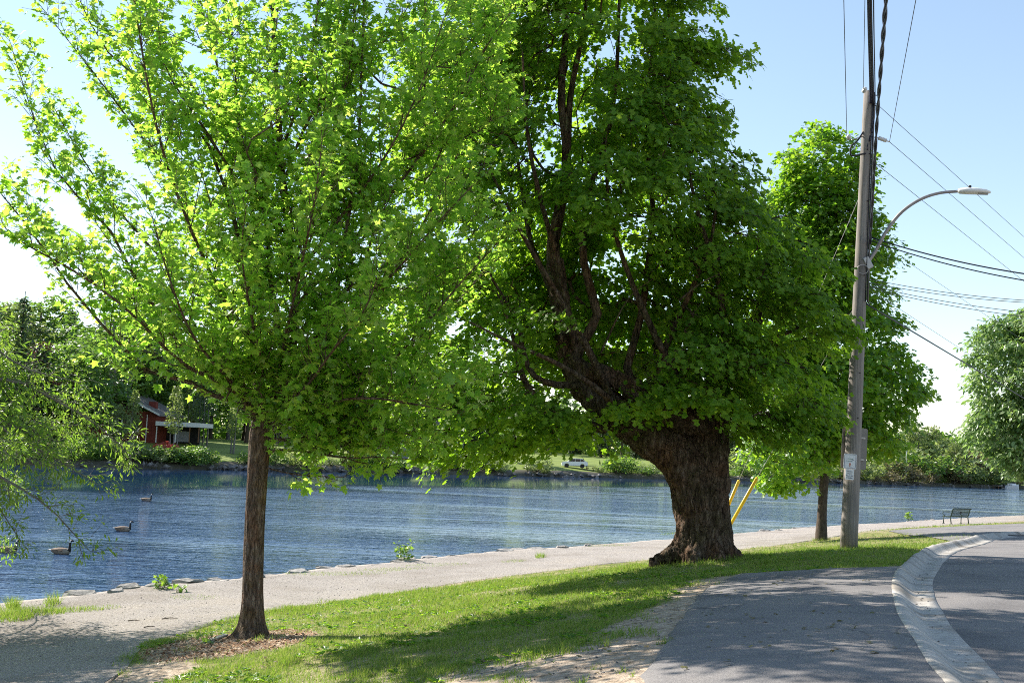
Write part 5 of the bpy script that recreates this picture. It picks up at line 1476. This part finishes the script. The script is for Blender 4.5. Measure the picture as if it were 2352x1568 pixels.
hgt = (.022 + .05 * gr.rand(n) ** 1.5 + .28 * np.clip(tuft - .54, 0, 1)) * (1 + .25 * (far_s - 1)); wd = .0045 * far_s * (.7 + .6 * gr.rand(n))
az = gr.rand(n) * 6.28; lean = gr.uniform(.15, .95, n) * hgt; la = gr.rand(n) * 6.28
z = zg(x, y) - .004
b0 = np.stack([x, y, z], 1)
side = np.stack([np.cos(az), np.sin(az), np.zeros(n)], 1) * wd[:, None]
tip = b0 + np.stack([np.cos(la) * lean, np.sin(la) * lean, hgt], 1)
V = np.stack([b0 - side, b0 + side, tip], 1).reshape(-1, 3)
o = link("grass", new_mesh("grass", V, np.arange(n * 3).reshape(-1, 3), [MAT['grass']]))
tag(o, "short green lawn grass between the gravel path and the paving", "grass", kind="stuff")
print("grass", n)
wx, wy, wh = [], [], []
for c_, r0_, cnt in ((T2, .82, 900), (PB, .2, 160), (T3, .24, 160)):
    for _ in range(cnt):
        a = gr.rand() * 6.28; q = r0_ * gr.uniform(.85, 1.35)
        wx.append(c_[0] + math.cos(a) * q); wy.append(c_[1] + math.sin(a) * q); wh.append(gr.uniform(.05, .16))
for px, py, rx, ry, cnt, h in [(20, 1416, 60, 14, 800, .22), (90, 1406, 60, 9, 450, .17), (170, 1400, 70, 7, 380, .10), (240, 1394, 40, 6, 150, .06), (30, 1390, 16, 5, 260, .25), (120, 1382, 20, 8, 150, .28), (770, 1316, 120, 5, 500, .06), (900, 1308, 80, 4, 350, .06), (1241, 1288, 12, 4, 200, .16), (1180, 1296, 30, 3, 150, .06), (1545, 1226, 30, 3, 200, .1), (1400, 1262, 50, 3, 200, .06), (1000, 1300, 80, 4, 300, .05), (450, 1372, 60, 8, 150, .05)]:
    for _ in range(cnt):
        a, q = gr.rand() * 6.28, gr.rand() ** .5
        p = G(px + math.cos(a) * rx * q, py + math.sin(a) * ry * q, 3.68)
        wx.append(p[0]); wy.append(p[1]); wh.append(h * (.5 + .7 * gr.rand()))
wx, wy, wh = map(np.array, (wx, wy, wh)); n = len(wx)
wz = zg(wx, wy); az = gr.rand(n) * 6.28; la = gr.rand(n) * 6.28; lean = gr.uniform(.2, .8, n) * wh
b0 = np.stack([wx, wy, wz], 1); side = np.stack([np.cos(az), np.sin(az), np.zeros(n)], 1) * .006
tip = b0 + np.stack([np.cos(la) * lean, np.sin(la) * lean, wh], 1)
o = link("path_weeds", new_mesh("path_weeds", np.stack([b0 - side, b0 + side, tip], 1).reshape(-1, 3), np.arange(n * 3).reshape(-1, 3), [MAT['grass']]))
tag(o, "tufts of thin grass growing at the river side of the gravel path", "grass", kind="stuff")
def weed(px, py, d, h, nst, label, seed):
    T = Tree(seed); b = G(px, py, d); b[2] = zg1(b[0], b[1])
    for k in range(nst):
        a = T.r.rand() * 6.28
        shoot(T, b + T.r.normal(size=3) * np.array([.05, .05, 0]), np.array([math.cos(a) * .6, math.sin(a) * .6, 1]), h * T.r.uniform(.6, 1.1), .005, .12, .1, 30, 4, .2, 0)
    T.build("weed_plant", label, "plant", b, MAT['twig'], MAT['leaf_willow'])
weed(925, 1285, 3.66, .62, 7, "leafy self-sown sapling at the path edge, tallest weed by the water", 301)
weed(370, 1350, 3.70, .32, 9, "low bright weed clump on the bank left of the young maple trunk", 302)
weed(406, 1357, 3.69, .18, 6, "smallest weed tuft just right of the low bright weed clump", 303)
weed(488, 1470, 3.15, .16, 4, "tiny green seedling beside the split board in the mulch", 304)
weed(2088, 1193, 3.42, .55, 8, "small weed on the stone edge left of the bench", 305)
# broad-leaved weeds in the turf, fallen leaves on turf and paving
x, y = scatter(5200, 9, 24, 1.0)
m = in_lawn(x, y) & (lawn(x, y) > .25) & (fbm2(x, y, .9, 2, 73) > .47); x, y = x[m], y[m]
n = len(x); k6 = 7
c = np.repeat(np.stack([x, y, zg(x, y) + .012], 1), k6, 0)
a = gr.rand(n * k6) * 6.28
axl = np.stack([np.cos(a), np.sin(a), .35 + .4 * gr.rand(n * k6)], 1)
o = link("lawn_weeds", leaf_mesh("lawn_weeds", LAN_V * np.array([1.7, 1, 1]), LAN_F, c, axl, np.array([0, 0, 1.]) + gr.normal(size=(n * k6, 3)) * .2, np.repeat(.05 + .05 * gr.rand(n), k6), MAT['leaf_mid']))
tag(o, "low broad-leaved weeds scattered through the lawn", "weeds", kind="stuff")
x, y = scatter(900, 8.5, 22, 1.0)
m = (sdist(inner, x, y) > .2) & (sdist(curb_s, x, y) < -.05); x, y = x[m], y[m]; n = len(x)
pos = np.stack([x, y, zg(x, y) + .045], 1)
o = link("fallen_leaves", leaf_mesh("fallen_leaves", TRI_V, TRI_F, pos, gr.normal(size=(n, 3)) * np.array([1, 1, .1]), np.array([0, 0, 1.]) + gr.normal(size=(n, 3)) * .25, .025 + .04 * gr.rand(n), MAT['leaf_dry']))
tag(o, "small dry fallen leaves on the grass and paving", "leaves", kind="stuff")
# wood chips
n = 2600
a = gr.rand(n) * 6.28; q = gr.rand(n) ** .6 * 1.12
cx = T1[0] - .15 + np.cos(a) * q * 1.15; cy = T1[1] - .75 + np.sin(a) * q * 1.25
m = np.hypot(cx - T1[0], cy - T1[1]) > .2
cx, cy = cx[m], cy[m]; n = len(cx)
pos = np.stack([cx, cy, zg(cx, cy) + .006 + .012 * gr.rand(n)], 1)
chip = np.array([(-.5, -.18, 0), (.5, -.14, .05), (.45, .16, 0), (-.5, .2, .06)])
o = link("wood_chips", leaf_mesh("wood_chips", chip, np.array([(0, 1, 2, 3)]), pos, gr.normal(size=(n, 3)) * np.array([1, 1, .15]), np.array([0, 0, 1.]) + gr.normal(size=(n, 3)) * .3, .035 + .05 * gr.rand(n), MAT['chips']))
tag(o, "reddish wood-chip mulch around the foot of the young maple", "mulch", kind="stuff")
# split board lying in the mulch
bp0, bp1 = G(462, 1478, 3.2), G(522, 1462, 3.2)
for b in (bp0, bp1): b[2] = zg1(b[0], b[1]) + .03
mid = (bp0 + bp1) / 2; L_ = np.linalg.norm((bp1 - bp0)[:2]) * .9
o = MB().box((0, 0, 0), (L_, .09, .03), bev=.006).build("split_board", MAT['dry_wood'], None, loc=tuple(mid))
o.rotation_euler = (0, -.05, math.atan2(bp1[1] - bp0[1], bp1[0] - bp0[0]))
tag(o, "pale weathered split board lying on the mulch left of the young maple", "board")
# sticks on the gravel
for k, (ax_, ay_, bx_, by_, lb) in enumerate([(294, 1419, 322, 1421, "short dark stick on the gravel path, left of the longer straight stick"), (372, 1418, 408, 1418.5, "longer straight dark stick on the gravel path"), (330, 1444, 355, 1443, "thin stick on the gravel near the shade line")]):
    p, q = G(ax_, ay_, 3.5), G(bx_, by_, 3.5)
    for b in (p, q): b[2] = zg1(b[0], b[1]) + .03
    c = p * .5 + q * .5
    o = MB().tube(np.array([p, c + np.array([0, .03, .01]), q]) - c, [.012, .010, .006], 6).build("fallen_stick", MAT['twig'], None, loc=tuple(c))
    tag(o, lb, "stick")
# pebbles and crumbs on path, bare soil, gutter
n = 9000
x, y = scatter(n, 9, 30, 1.0)
m = (sdist(inner, x, y) < .1) & (sdist(shore, x, y) > .3) | (in_lawn(x, y) & (lawn(x, y) < .3))
x, y = x[m], y[m]; pos = np.stack([x, y, zg(x, y) + .012], 1)
kk = gr.randint(20, 150, 260); o_off = gr.uniform(.25, .53, 260)
gp = curb_s[kk] + nc_[kk] * o_off[:, None]
gp = np.concatenate([gp, zg(curb_s[kk, 0], curb_s[kk, 1])[:, None] - .078], 1)
pos = np.concatenate([pos, gp]); n = len(pos)
sz = np.concatenate([.005 + .014 * gr.rand(len(x)) ** 2, .004 + .014 * gr.rand(260) ** 3])
V = (pos[:, None] + octa[None] * (sz[:, None, None] * np.array([1, .8, .5]) * (.7 + .6 * gr.rand(n, 6, 1)))).reshape(-1, 3)
F = (of[None] + (np.arange(n) * 6)[:, None, None]).reshape(-1, 3)
o = link("pebbles", new_mesh("pebbles", V, F, [MAT['rock_dark']]))
tag(o, "scattered pebbles and crumbs on the path, soil and gutter", "pebbles", kind="stuff")

# ------------------------------------------------------------------ utility pole, signs, lamp, wires
Yp = PB[1]
zb = zg1(PB[0], PB[1])
ptop = P(1995, 211, Yp)
pb = np.array([PB[0], PB[1], zb - .1])
ue = empty("utility_pole", tuple(pb)); tag(ue, "weathered grey wooden utility pole carrying wires and a street lamp", "utility pole")
def onp(py):
    t = np.interp(py, [211, 1257], [1, 0]); return pb + (ptop - pb) * t
def upart(name, mb, mat, parent=None, smooth=True):
    o_ = mb.build(name, mat, None, smooth)
    for v in o_.data.vertices: v.co = v.co - Vector(pb)
    o_.parent = parent or ue
    return o_
upart("shaft", MB().tube([pb + (ptop - pb) * t for t in np.linspace(0, 1, 16)], np.linspace(.195, .112, 16), 24), MAT['pole_wood'])
ax_p = norm(ptop - pb)
for k, (xo, yo) in enumerate(((.10, -.10), (.135, -.05), (.06, -.13))):
    upart("conduit", MB().tube([onp(py) + np.array([xo * f, yo * f, 0]) for py, f in ((215, 1.0), (400, 1.12), (560, 1.22), (640, 1.3), (700, 1.35))], .014, 6), MAT['black'] if k != 1 else MAT['pole_wood'])
def insul(c, d, name="insulator"):
    d = norm(d); m_ = MB()
    prof_ = [(.015, 0), (.05, .01), (.05, .03), (.02, .04), (.055, .055), (.055, .075), (.02, .085), (.045, .10), (.045, .13), (.012, .14)]
    pts = [c + d * h for _, h in prof_]
    m_.tube(pts, [r for r, _ in prof_], 10)
    return upart(name, m_, MAT['porcelain'])
insul(P(1983, 212, Yp - .1), np.array([.1, -1, .5]))
insul(P(1950, 318, Yp - .12), np.array([-.4, -1, .15]))
st0, st1 = P(2018, 317, Yp - .1), P(2043, 326, Yp + .12)
sm_ = MB(); sp = [st0 + (st1 - st0) * t for t in np.linspace(0, 1, 15)]
sm_.tube(sp, [.012] + [.05, .015] * 5 + [.015] * 4, 10); upart("insulator_string", sm_, MAT['porcelain'])
upart("string_hook", MB().tube([onp(316), st0], .012, 6), MAT['metal_grey'])
upart("loop_bracket", MB().tube(smooth_poly([onp(308) + (-.1, -.05, 0), P(1968, 325, Yp - .12), P(1956, 335, Yp - .15), P(1953, 348, Yp - .15), P(1958, 358, Yp - .15), onp(360) + (-.05, -.12, 0)], 20), .020, 8), MAT['black'])
upart("bracket_arm", MB().tube([onp(318) + (-.1, -.05, 0), P(1956, 322, Yp - .12)], .014, 6), MAT['metal_grey'])
th = np.linspace(0, 2 * math.pi, 25); c_ = onp(628) + np.array([-.02, -.19, 0])
upart("wire_hoop", MB().tube([c_ + np.array([math.cos(a) * .125, -.01, math.sin(a) * .105]) for a in th], .009, 6), MAT['metal_grey'])
for py in (222, 246, 360, 470, 640, 780, 860, 960): upart("bolt", MB().tube([onp(py) + (.08, -.08, 0), onp(py) + (.19 if py < 300 else .02, -.19 if py > 300 else -.1, 0)], .012, 6), MAT['black'])

# street lamp
la0 = onp(606)
le = empty("street_lamp", tuple(la0)); tag(le, "street lamp with curved grey arm and flat pale head on the wooden pole", "street lamp")
def lpart(name, mb, mat, parent=None, smooth=True):
    o_ = mb.build(name, mat, None, smooth)
    for v in o_.data.vertices: v.co = v.co - Vector(la0)
    o_.parent = parent or le; return o_
lpart("arm", MB().tube(smooth_poly([P(1990, 606, Yp - .05), P(2010, 578, Yp - .1), P(2034, 534, Yp - .2), P(2068, 490, Yp - .3), P(2110, 460, Yp - .45), P(2155, 444, Yp - .55), P(2206, 439, Yp - .65)], 28), np.linspace(.042, .034, 28), 12), MAT['metal_arm'])
lpart("mounting_bracket", MB().box(tuple(P(1992, 604, Yp - .1)), (.16, .14, .30), ry=-.5, bev=.02), MAT['metal_grey'], smooth=False)
h0, h1 = P(2200, 438, Yp - .65), P(2276, 440, Yp - .9)
hd = norm(h1 - h0); hs = norm(np.cross(hd, (0, 0, 1))); hu = np.cross(hs, hd); Lh = np.linalg.norm(h1 - h0)
V, F = [], []
st = [(0, .06, .03, -.04), (.06, .09, .055, -.055), (.3, .135, .07, -.055), (.6, .15, .065, -.05), (.85, .125, .04, -.045), (.97, .06, .005, -.035), (1.0, .02, -.01, -.03)]
for t, w_, up_, dn_ in st:
    c = h0 + hd * Lh * t
    for a in np.linspace(0, math.pi, 9): V.append(c + hs * w_ * math.cos(a) + hu * up_ * math.sin(a) ** .8)
    V.append(c - hs * w_ * .92 + hu * dn_); V.append(c + hs * w_ * .92 + hu * dn_)
for i in range(len(st) - 1):
    for k in range(11): F.append((i * 11 + k, i * 11 + (k + 1) % 11, (i + 1) * 11 + (k + 1) % 11, (i + 1) * 11 + k))
F += [tuple(range(10, -1, -1)), tuple(range(66, 77))]
lh = lpart("lamp_head", MB().add(V, F), MAT['white'])
lpart("lens", MB().add([h0 + hd * Lh * t + hs * s * .10 + hu * (-.060) for t, s in ((.62, -1), (.92, -1), (.92, 1), (.62, 1))] + [h0 + hd * Lh * t + hs * s * .10 + hu * (-.048) for t, s in ((.62, -1), (.92, -1), (.92, 1), (.62, 1))], [(3, 2, 1, 0), (4, 5, 6, 7), (0, 1, 5, 4), (1, 2, 6, 5), (2, 3, 7, 6), (3, 0, 4, 7)]), MAT['metal_grey'], lh, False)
c = h0 + hd * Lh * .36 + hu * .06
lpart("photocell", MB().lathe([(.035, 0), (.035, .06), (.02, .07)], 10, tuple(c)), MAT['black'], lh)

# signs on the pole
def sign_plate(name, X0, Y0, X1, Y1, dy, label, mat, r=.04):
    c, w, h = rect(X0, Y0, X1, Y1, Yp + dy)
    e = empty(name, tuple(c)); tag(e, label, "sign")
    e.rotation_euler = (0, math.radians(2.3), 0)
    o_ = [(sx * (w / 2 - r) + r * math.cos(a), sz * (h / 2 - r) + r * math.sin(a)) for sx, sz, a0 in ((1, 1, 0), (-1, 1, math.pi / 2), (-1, -1, math.pi), (1, -1, 1.5 * math.pi)) for a in a0 + np.linspace(0, math.pi / 2, 5)]
    MB().prism(o_, -.003, .003).build("plate", mat, e)
    return e, w, h
def lettering(parent, text, size, x, z, mat, name="lettering"):
    cu = bpy.data.curves.new(name, 'FONT'); cu.body = text; cu.size = size; cu.align_x = 'CENTER'; cu.extrude = .0005
    to = bpy.data.objects.new("t", cu); COL.objects.link(to)
    m_ = bpy.data.meshes.new_from_object(to.evaluated_get(bpy.context.evaluated_depsgraph_get()))
    bpy.data.objects.remove(to)
    m_.materials.clear(); m_.materials.append(mat)
    o_ = link(name, m_, parent, (x, -.006, z)); o_.rotation_euler = (math.pi / 2, 0, 0); return o_
sb, w, h = sign_plate("road_sign", 1933, 982, 1991, 1076, .17, "large blank grey-brown back of a road sign fixed behind the pole", MAT['sign_back'], .05)
MB().box((0, -.02, .25), (w * .8, .03, .04)).build("rail", MAT['metal_grey'], sb); MB().box((0, -.02, -.25), (w * .8, .03, .04)).build("rail", MAT['metal_grey'], sb)
s1, w, h = sign_plate("notice_sign", 1938, 1042, 1967, 1076, -.205, "square white notice with thin dark border and small pictogram on the pole", MAT['sign_white'], .025)
bm_ = MB()
for cx_, cz_, sx, sz in ((0, h / 2 - .018, w - .05, .006), (0, -h / 2 + .018, w - .05, .006), (w / 2 - .018, 0, .006, h - .05), (-w / 2 + .018, 0, .006, h - .05)): bm_.box((cx_, -.0045, cz_), (sx, .002, sz))
bm_.build("border", MAT['ink_dark'], s1)
MB().box((.0, -.0045, h * .17), (w * .42, .002, .012)).box((-.02, -.0045, h * .02), (w * .5, .002, .008)).build("green_print", MAT['ink_green'], s1)
MB().box((w * .24, -.0045, h * .12), (w * .16, .002, .012)).build("dark_print", MAT['ink_dark'], s1)
MB().prism([(-.012, -.13), (-.012, -.08), (-.03, -.085), (-.012, -.04), (0, -.02), (.012, -.04), (.03, -.085), (.012, -.08), (.012, -.13), (.004, -.13), (0, -.09), (-.004, -.13)], -.0055, -.0035).build("pictogram", MAT['ink_red'], s1)
s2, w, h = sign_plate("wildlife_sign", 1942, 1077, 1961, 1101, -.205, "small white sign asking not to feed wildlife, below the square notice", MAT['sign_white'], .015)
for q, tx in enumerate(("Please", "Don't", "Feed the", "Wildlife")):
    lettering(s2, tx, .046, 0, h * .24 - q * .05, MAT['ink_dark'])

# wires
def wire(name, label, pts, r=.007, mat='wire', cat="wire", n=24, sag=0.0, group=None):
    p = smooth_poly(pts, n) if len(pts) > 2 else np.array([pts[0] + (pts[1] - pts[0]) * t for t in np.linspace(0, 1, n)])
    if sag:
        t = np.linspace(0, 1, n); p[:, 2] -= sag * 4 * t * (1 - t)
    c = p[0].copy()
    o_ = MB().tube(p - c, r, 6).build(name, MAT[mat], None, True, loc=tuple(c))
    return tag(o_, label, cat, group)
def toward(a, b, k):              # carry a line on past b
    return [a, b, a + (b - a) * k]
A0 = P(1945, 313, Yp - .25)
wire("power_line", "thin wire coming to the loop bracket insulator left of the pole", toward(A0, P(1937, -50, 16), 3.4))
A0 = P(1983, 204, Yp - .2)
wire("power_line", "thin wire ending at the insulator on the pole top", toward(A0, P(1990, -190, 16.6), 3.6))
for k, (x0, x1, lb) in enumerate(((1988, 1993, "leftmost of the thick black cables over the pole top"), (1991, 1996.5, "second thick black cable over the pole top"), (1994, 2000, "third thick black cable over the pole top"), (1998, 2006, "rightmost slimmer black cable over the pole top"))):
    wire("black_cable", lb, [onp(352 - k * 20) + (-.02 + .04 * k, -.16, 0), onp(240) + (-.01 + .04 * k, -.17, 0), P(x1, -60, 17.2), P(x1 + 3, -1100, 9), P(x1 + 10, -3000, 3.6)], .019 if k < 3 else .012, 'cable', "cable", 30)
A0 = P(2043, 326, Yp + .12)
wire("power_line", "thin slanting wire rising from the long insulator string", toward(A0, P(2113, -50, 16), 3.2))
# twisted cable
ctl_ = smooth_poly([P(1998, 560, Yp - .15), P(2003, 480, Yp - 1.6), P(2013, 300, Yp - 5.4), P(2025, 130, Yp - 9.2), P(2036, -20, Yp - 12.2), P(2060, -400, Yp - 16)], 150)
te = empty("twisted_cable", tuple(ctl_[0])); tag(te, "twisted black service cable hanging right of the pole", "cable")
Lc = np.concatenate([[0], np.cumsum(np.linalg.norm(np.diff(ctl_, axis=0), axis=1))])
for ph in (0, math.pi):
    tt, uu, vv = ring_frames(ctl_)
    h_ = ctl_ + .015 * (np.cos(Lc * 3.2 + ph)[:, None] * uu + np.sin(Lc * 3.2 + ph)[:, None] * vv) - ctl_[0]
    MB().tube(h_, .018, 6).build("strand", MAT['cable'], te, True)
for nm, a, b, lb, r_, mt in ((("power_line"), P(2008, 234, Yp), P(2352, 544, 37), "highest thin wire running from the pole top past the lamp head", .007, 'wire'), ("power_line", P(2043, 326, Yp + .12), P(2352, 592, 36.2), "thin wire from the insulator string past the lamp arm", .007, 'wire'),
                            ("power_line", P(2002, 368, Yp), P(2352, 646, 38.3), "third thin wire below the insulator string", .007, 'wire'), ("power_line", P(2002, 545, Yp), P(2290, 741, 36.8), "thin wire leaving the pole at the lamp bracket", .005, 'wire'),
                            ("phone_cable", P(1990, 698, Yp), P(2333, 903, 40), "thick dark cable dipping into the bushy tree", .018, 'cable'), ("power_line", P(1990, 660, Yp), P(2222, 811, 33), "lowest thin wire just above the thick dark cable", .005, 'wire')):
    wire(nm, lb, toward(a, b, 2.6), r_, mt, "wire" if mt == 'wire' else "cable")
for a, b, lb, r_ in ((P(2000, 545, Yp), P(2440, 640, 22), "upper dark service cable running right from the lamp bracket", .016), (P(2000, 553, Yp), P(2440, 657, 22), "lower dark service cable running right from the lamp bracket", .014)):
    wire("service_cable", lb, [a, b], r_, 'cable', "cable", 24, .12)
for a, b, lb in ((P(1992, 640, Yp), P(2440, 694, 23), "uppermost of the thin drop wires right of the pole"), (P(1992, 648, Yp), P(2440, 698, 23), "second thin drop wire right of the pole"), (P(1992, 655, Yp), P(2440, 724, 23), "third thin drop wire right of the pole"), (P(1992, 660, Yp), P(2440, 735, 23), "lowest thin drop wire right of the pole")):
    wire("drop_wire", lb, [a, b], .0075, 'wire', "wire", 20, .1)
# guy wires with yellow guards
an = P(1616, 1240, 30.0); an[2] = zg1(an[0], an[1])
for k, (py, t0, t1, lb, dx) in enumerate(((430, .03, .255, "guy wire with yellow guard close against the old maple trunk", .0), (690, .04, .37, "guy wire with long yellow guard standing clear of the old maple trunk", .12))):
    a = an + np.array([dx, 0, -.2]); b = onp(py)
    ge_ = empty("guy_wire", tuple(a)); tag(ge_, lb, "guy wire")
    MB().tube([(0, 0, 0), b - a], .007, 6).build("cable", MAT['metal_grey'], ge_)
    MB().tube([(b - a) * t0, (b - a) * t1], .045, 10).build("guard", MAT['yellow'], ge_, True)
    MB().tube([(0, 0, -.2), (0, 0, .25)], .02, 6).build("anchor_rod", MAT['metal_grey'], ge_)

# ------------------------------------------------------------------ bench
bz = zg1(BN[0], BN[1])
bn = empty("park_bench", (BN[0], BN[1], bz + .01), math.radians(32)); tag(bn, "dark green slatted metal bench facing the river", "bench")
W = 1.55
def seatp(x): # profile in y (front is +y) and z
    return [(.42, .40), (.38, .43), (.2, .42), (.0, .40), (-.1, .44), (-.22, .78), (-.27, .88), (-.33, .89)]
side_pts = np.array([(0, y_, z_) for y_, z_ in seatp(0)])
ns_ = 17
for k in range(ns_):
    x = -W / 2 + W * (k + .5) / ns_
    p = smooth_poly(side_pts, 14)
    mb = MB()
    for q in range(13):
        a, b = p[q], p[q + 1]
        n_ = np.array([0, -(b[2] - a[2]), b[1] - a[1]]); n_ = n_ / np.linalg.norm(n_) * .004
        V = [a + n_ + (x - .022, 0, 0), b + n_ + (x - .022, 0, 0), b + n_ + (x + .022, 0, 0), a + n_ + (x + .022, 0, 0), a - n_ + (x - .022, 0, 0), b - n_ + (x - .022, 0, 0), b - n_ + (x + .022, 0, 0), a - n_ + (x + .022, 0, 0)]
        mb.add(V, [(0, 1, 2, 3), (7, 6, 5, 4), (0, 3, 7, 4), (1, 5, 6, 2), (0, 4, 5, 1), (3, 2, 6, 7)])
    mb.build("slat", MAT['bench_green'], bn)
for x in (-W / 2 - .03, W / 2 + .03):
    MB().tube(smooth_poly(side_pts + (x, 0, 0), 20), .026, 8).build("side_frame", MAT['bench_green'], bn, True)
    MB().tube(smooth_poly([(x, -.18, .64), (x, .05, .66), (x, .28, .67), (x, .40, .62), (x, .38, .52), (x, .28, .45)], 20), .02, 8).build("armrest", MAT['bench_green'], bn, True)
    MB().tube([(x, .34, .43), (x, .36, 0)], .026, 8).box((x, .36, .012), (.09, .12, .024)).build("leg", MAT['bench_green'], bn, True)
    MB().tube([(x, -.08, .42), (x, -.14, 0)], .03, 8).box((x, -.14, .012), (.09, .12, .024)).build("leg", MAT['bench_green'], bn, True)
MB().tube([(-W / 2, -.32, .885), (W / 2, -.32, .885)], .032, 10).build("top_rail", MAT['bench_green'], bn, True)
MB().tube([(-W / 2, .41, .40), (W / 2, .41, .40)], .028, 10).build("front_rail", MAT['bench_green'], bn, True)
MB().box((0, -.205, .66), (.16, .012, .10)).build("plaque", MAT['black'], bn)

# ------------------------------------------------------------------ geese
def goose(px, py, rz, label, headturn=0.0, neck=1.0, s=1.02):
    c = G(px, py, EYE)
    prof_ = [  # x, z, half width, half height, material (0 back 1 pale 2 black 3 white)
        (-.46, .13, .008, .006, 2), (-.40, .125, .035, .015, 2), (-.33, .12, .07, .04, 3), (-.26, .105, .11, .08, 0), (-.14, .095, .145, .115, 0), (.0, .085, .155, .13, 0), (.12, .085, .145, .125, 0), (.21, .095, .115, .11, 1),
        (.265, .125, .075, .085, 1), (.285, .18, .045, .05, 2), (.285, .25, .036, .04, 2), (.285, .32, .034, .036, 2), (.29, .375, .036, .038, 2), (.315, .415, .038, .04, 2), (.35, .425, .036, .036, 2), (.385, .415, .026, .024, 2), (.41, .405, .017, .014, 2), (.45, .398, .008, .005, 2)]
    pts = np.array([(x, 0, z if z < .13 else .13 + (z - .13) * neck) for x, z, *_ in prof_])
    t = norm(np.gradient(pts, axis=0)); v = np.array([[0, 1., 0]]).repeat(len(pts), 0); u = np.cross(v, t)
    a = np.linspace(0, 2 * math.pi, 14, endpoint=False)
    hw = np.array([p[2] for p in prof_]); hh_ = np.array([p[3] for p in prof_])
    V = pts[:, None] + hw[:, None, None] * np.cos(a)[None, :, None] * v[:, None] + hh_[:, None, None] * np.sin(a)[None, :, None] * u[:, None]
    V = V.reshape(-1, 3); F, M = [], []
    for i in range(len(pts) - 1):
        for k in range(14):
            F.append((i * 14 + k, i * 14 + (k + 1) % 14, (i + 1) * 14 + (k + 1) % 14, (i + 1) * 14 + k))
            m_ = prof_[i + 1][4]
            if i == 12 and (k in (5, 6, 7, 0, 1, 13, 12, 8)): m_ = 3       # cheek patch
            if m_ == 0 and (V[i * 14 + k][2] < .06): m_ = 1
            M.append(m_)
    me_ = new_mesh("goose", V, F, [MAT['goose_back'], MAT['goose_pale'], MAT['goose_black'], MAT['goose_white']], True, M)
    e = empty("goose", (c[0], c[1], -.005), rz); e.scale = (s, s, s); tag(e, label, "goose")
    link("body", me_, e)
    for sd in (-1, 1):
        W_ = [(-.36, sd * .05, .155), (-.24, sd * .125, .16), (-.05, sd * .165, .15), (.1, sd * .15, .13), (.02, sd * .165, .07), (-.15, sd * .15, .075), (-.28, sd * .11, .11)]
        W2 = [(x, y_ * .85, z_) for x, y_, z_ in W_]
        n = len(W_)
        Fw = [tuple(range(n)), tuple(range(2 * n - 1, n - 1, -1))] + [(k, (k + 1) % n, (k + 1) % n + n, k + n) for k in range(n)]
        MB().add(W_ + W2, Fw).build("wing", MAT['goose_back'], e)
    return e
goose(16, 1268, .05, "brown goose half hidden by the overhanging willow-like leaves", 0, .95)
goose(140, 1271, -.05, "brown goose swimming between the overhanging branch and the lone maple", 0, 1.1)
goose(282, 1219, .1, "goose with white face patch catching the sun, farther out on the river", .3, .95)
goose(336, 1150, -.1, "smallest goose, farthest out toward the wooded bank", 0, 1.0)
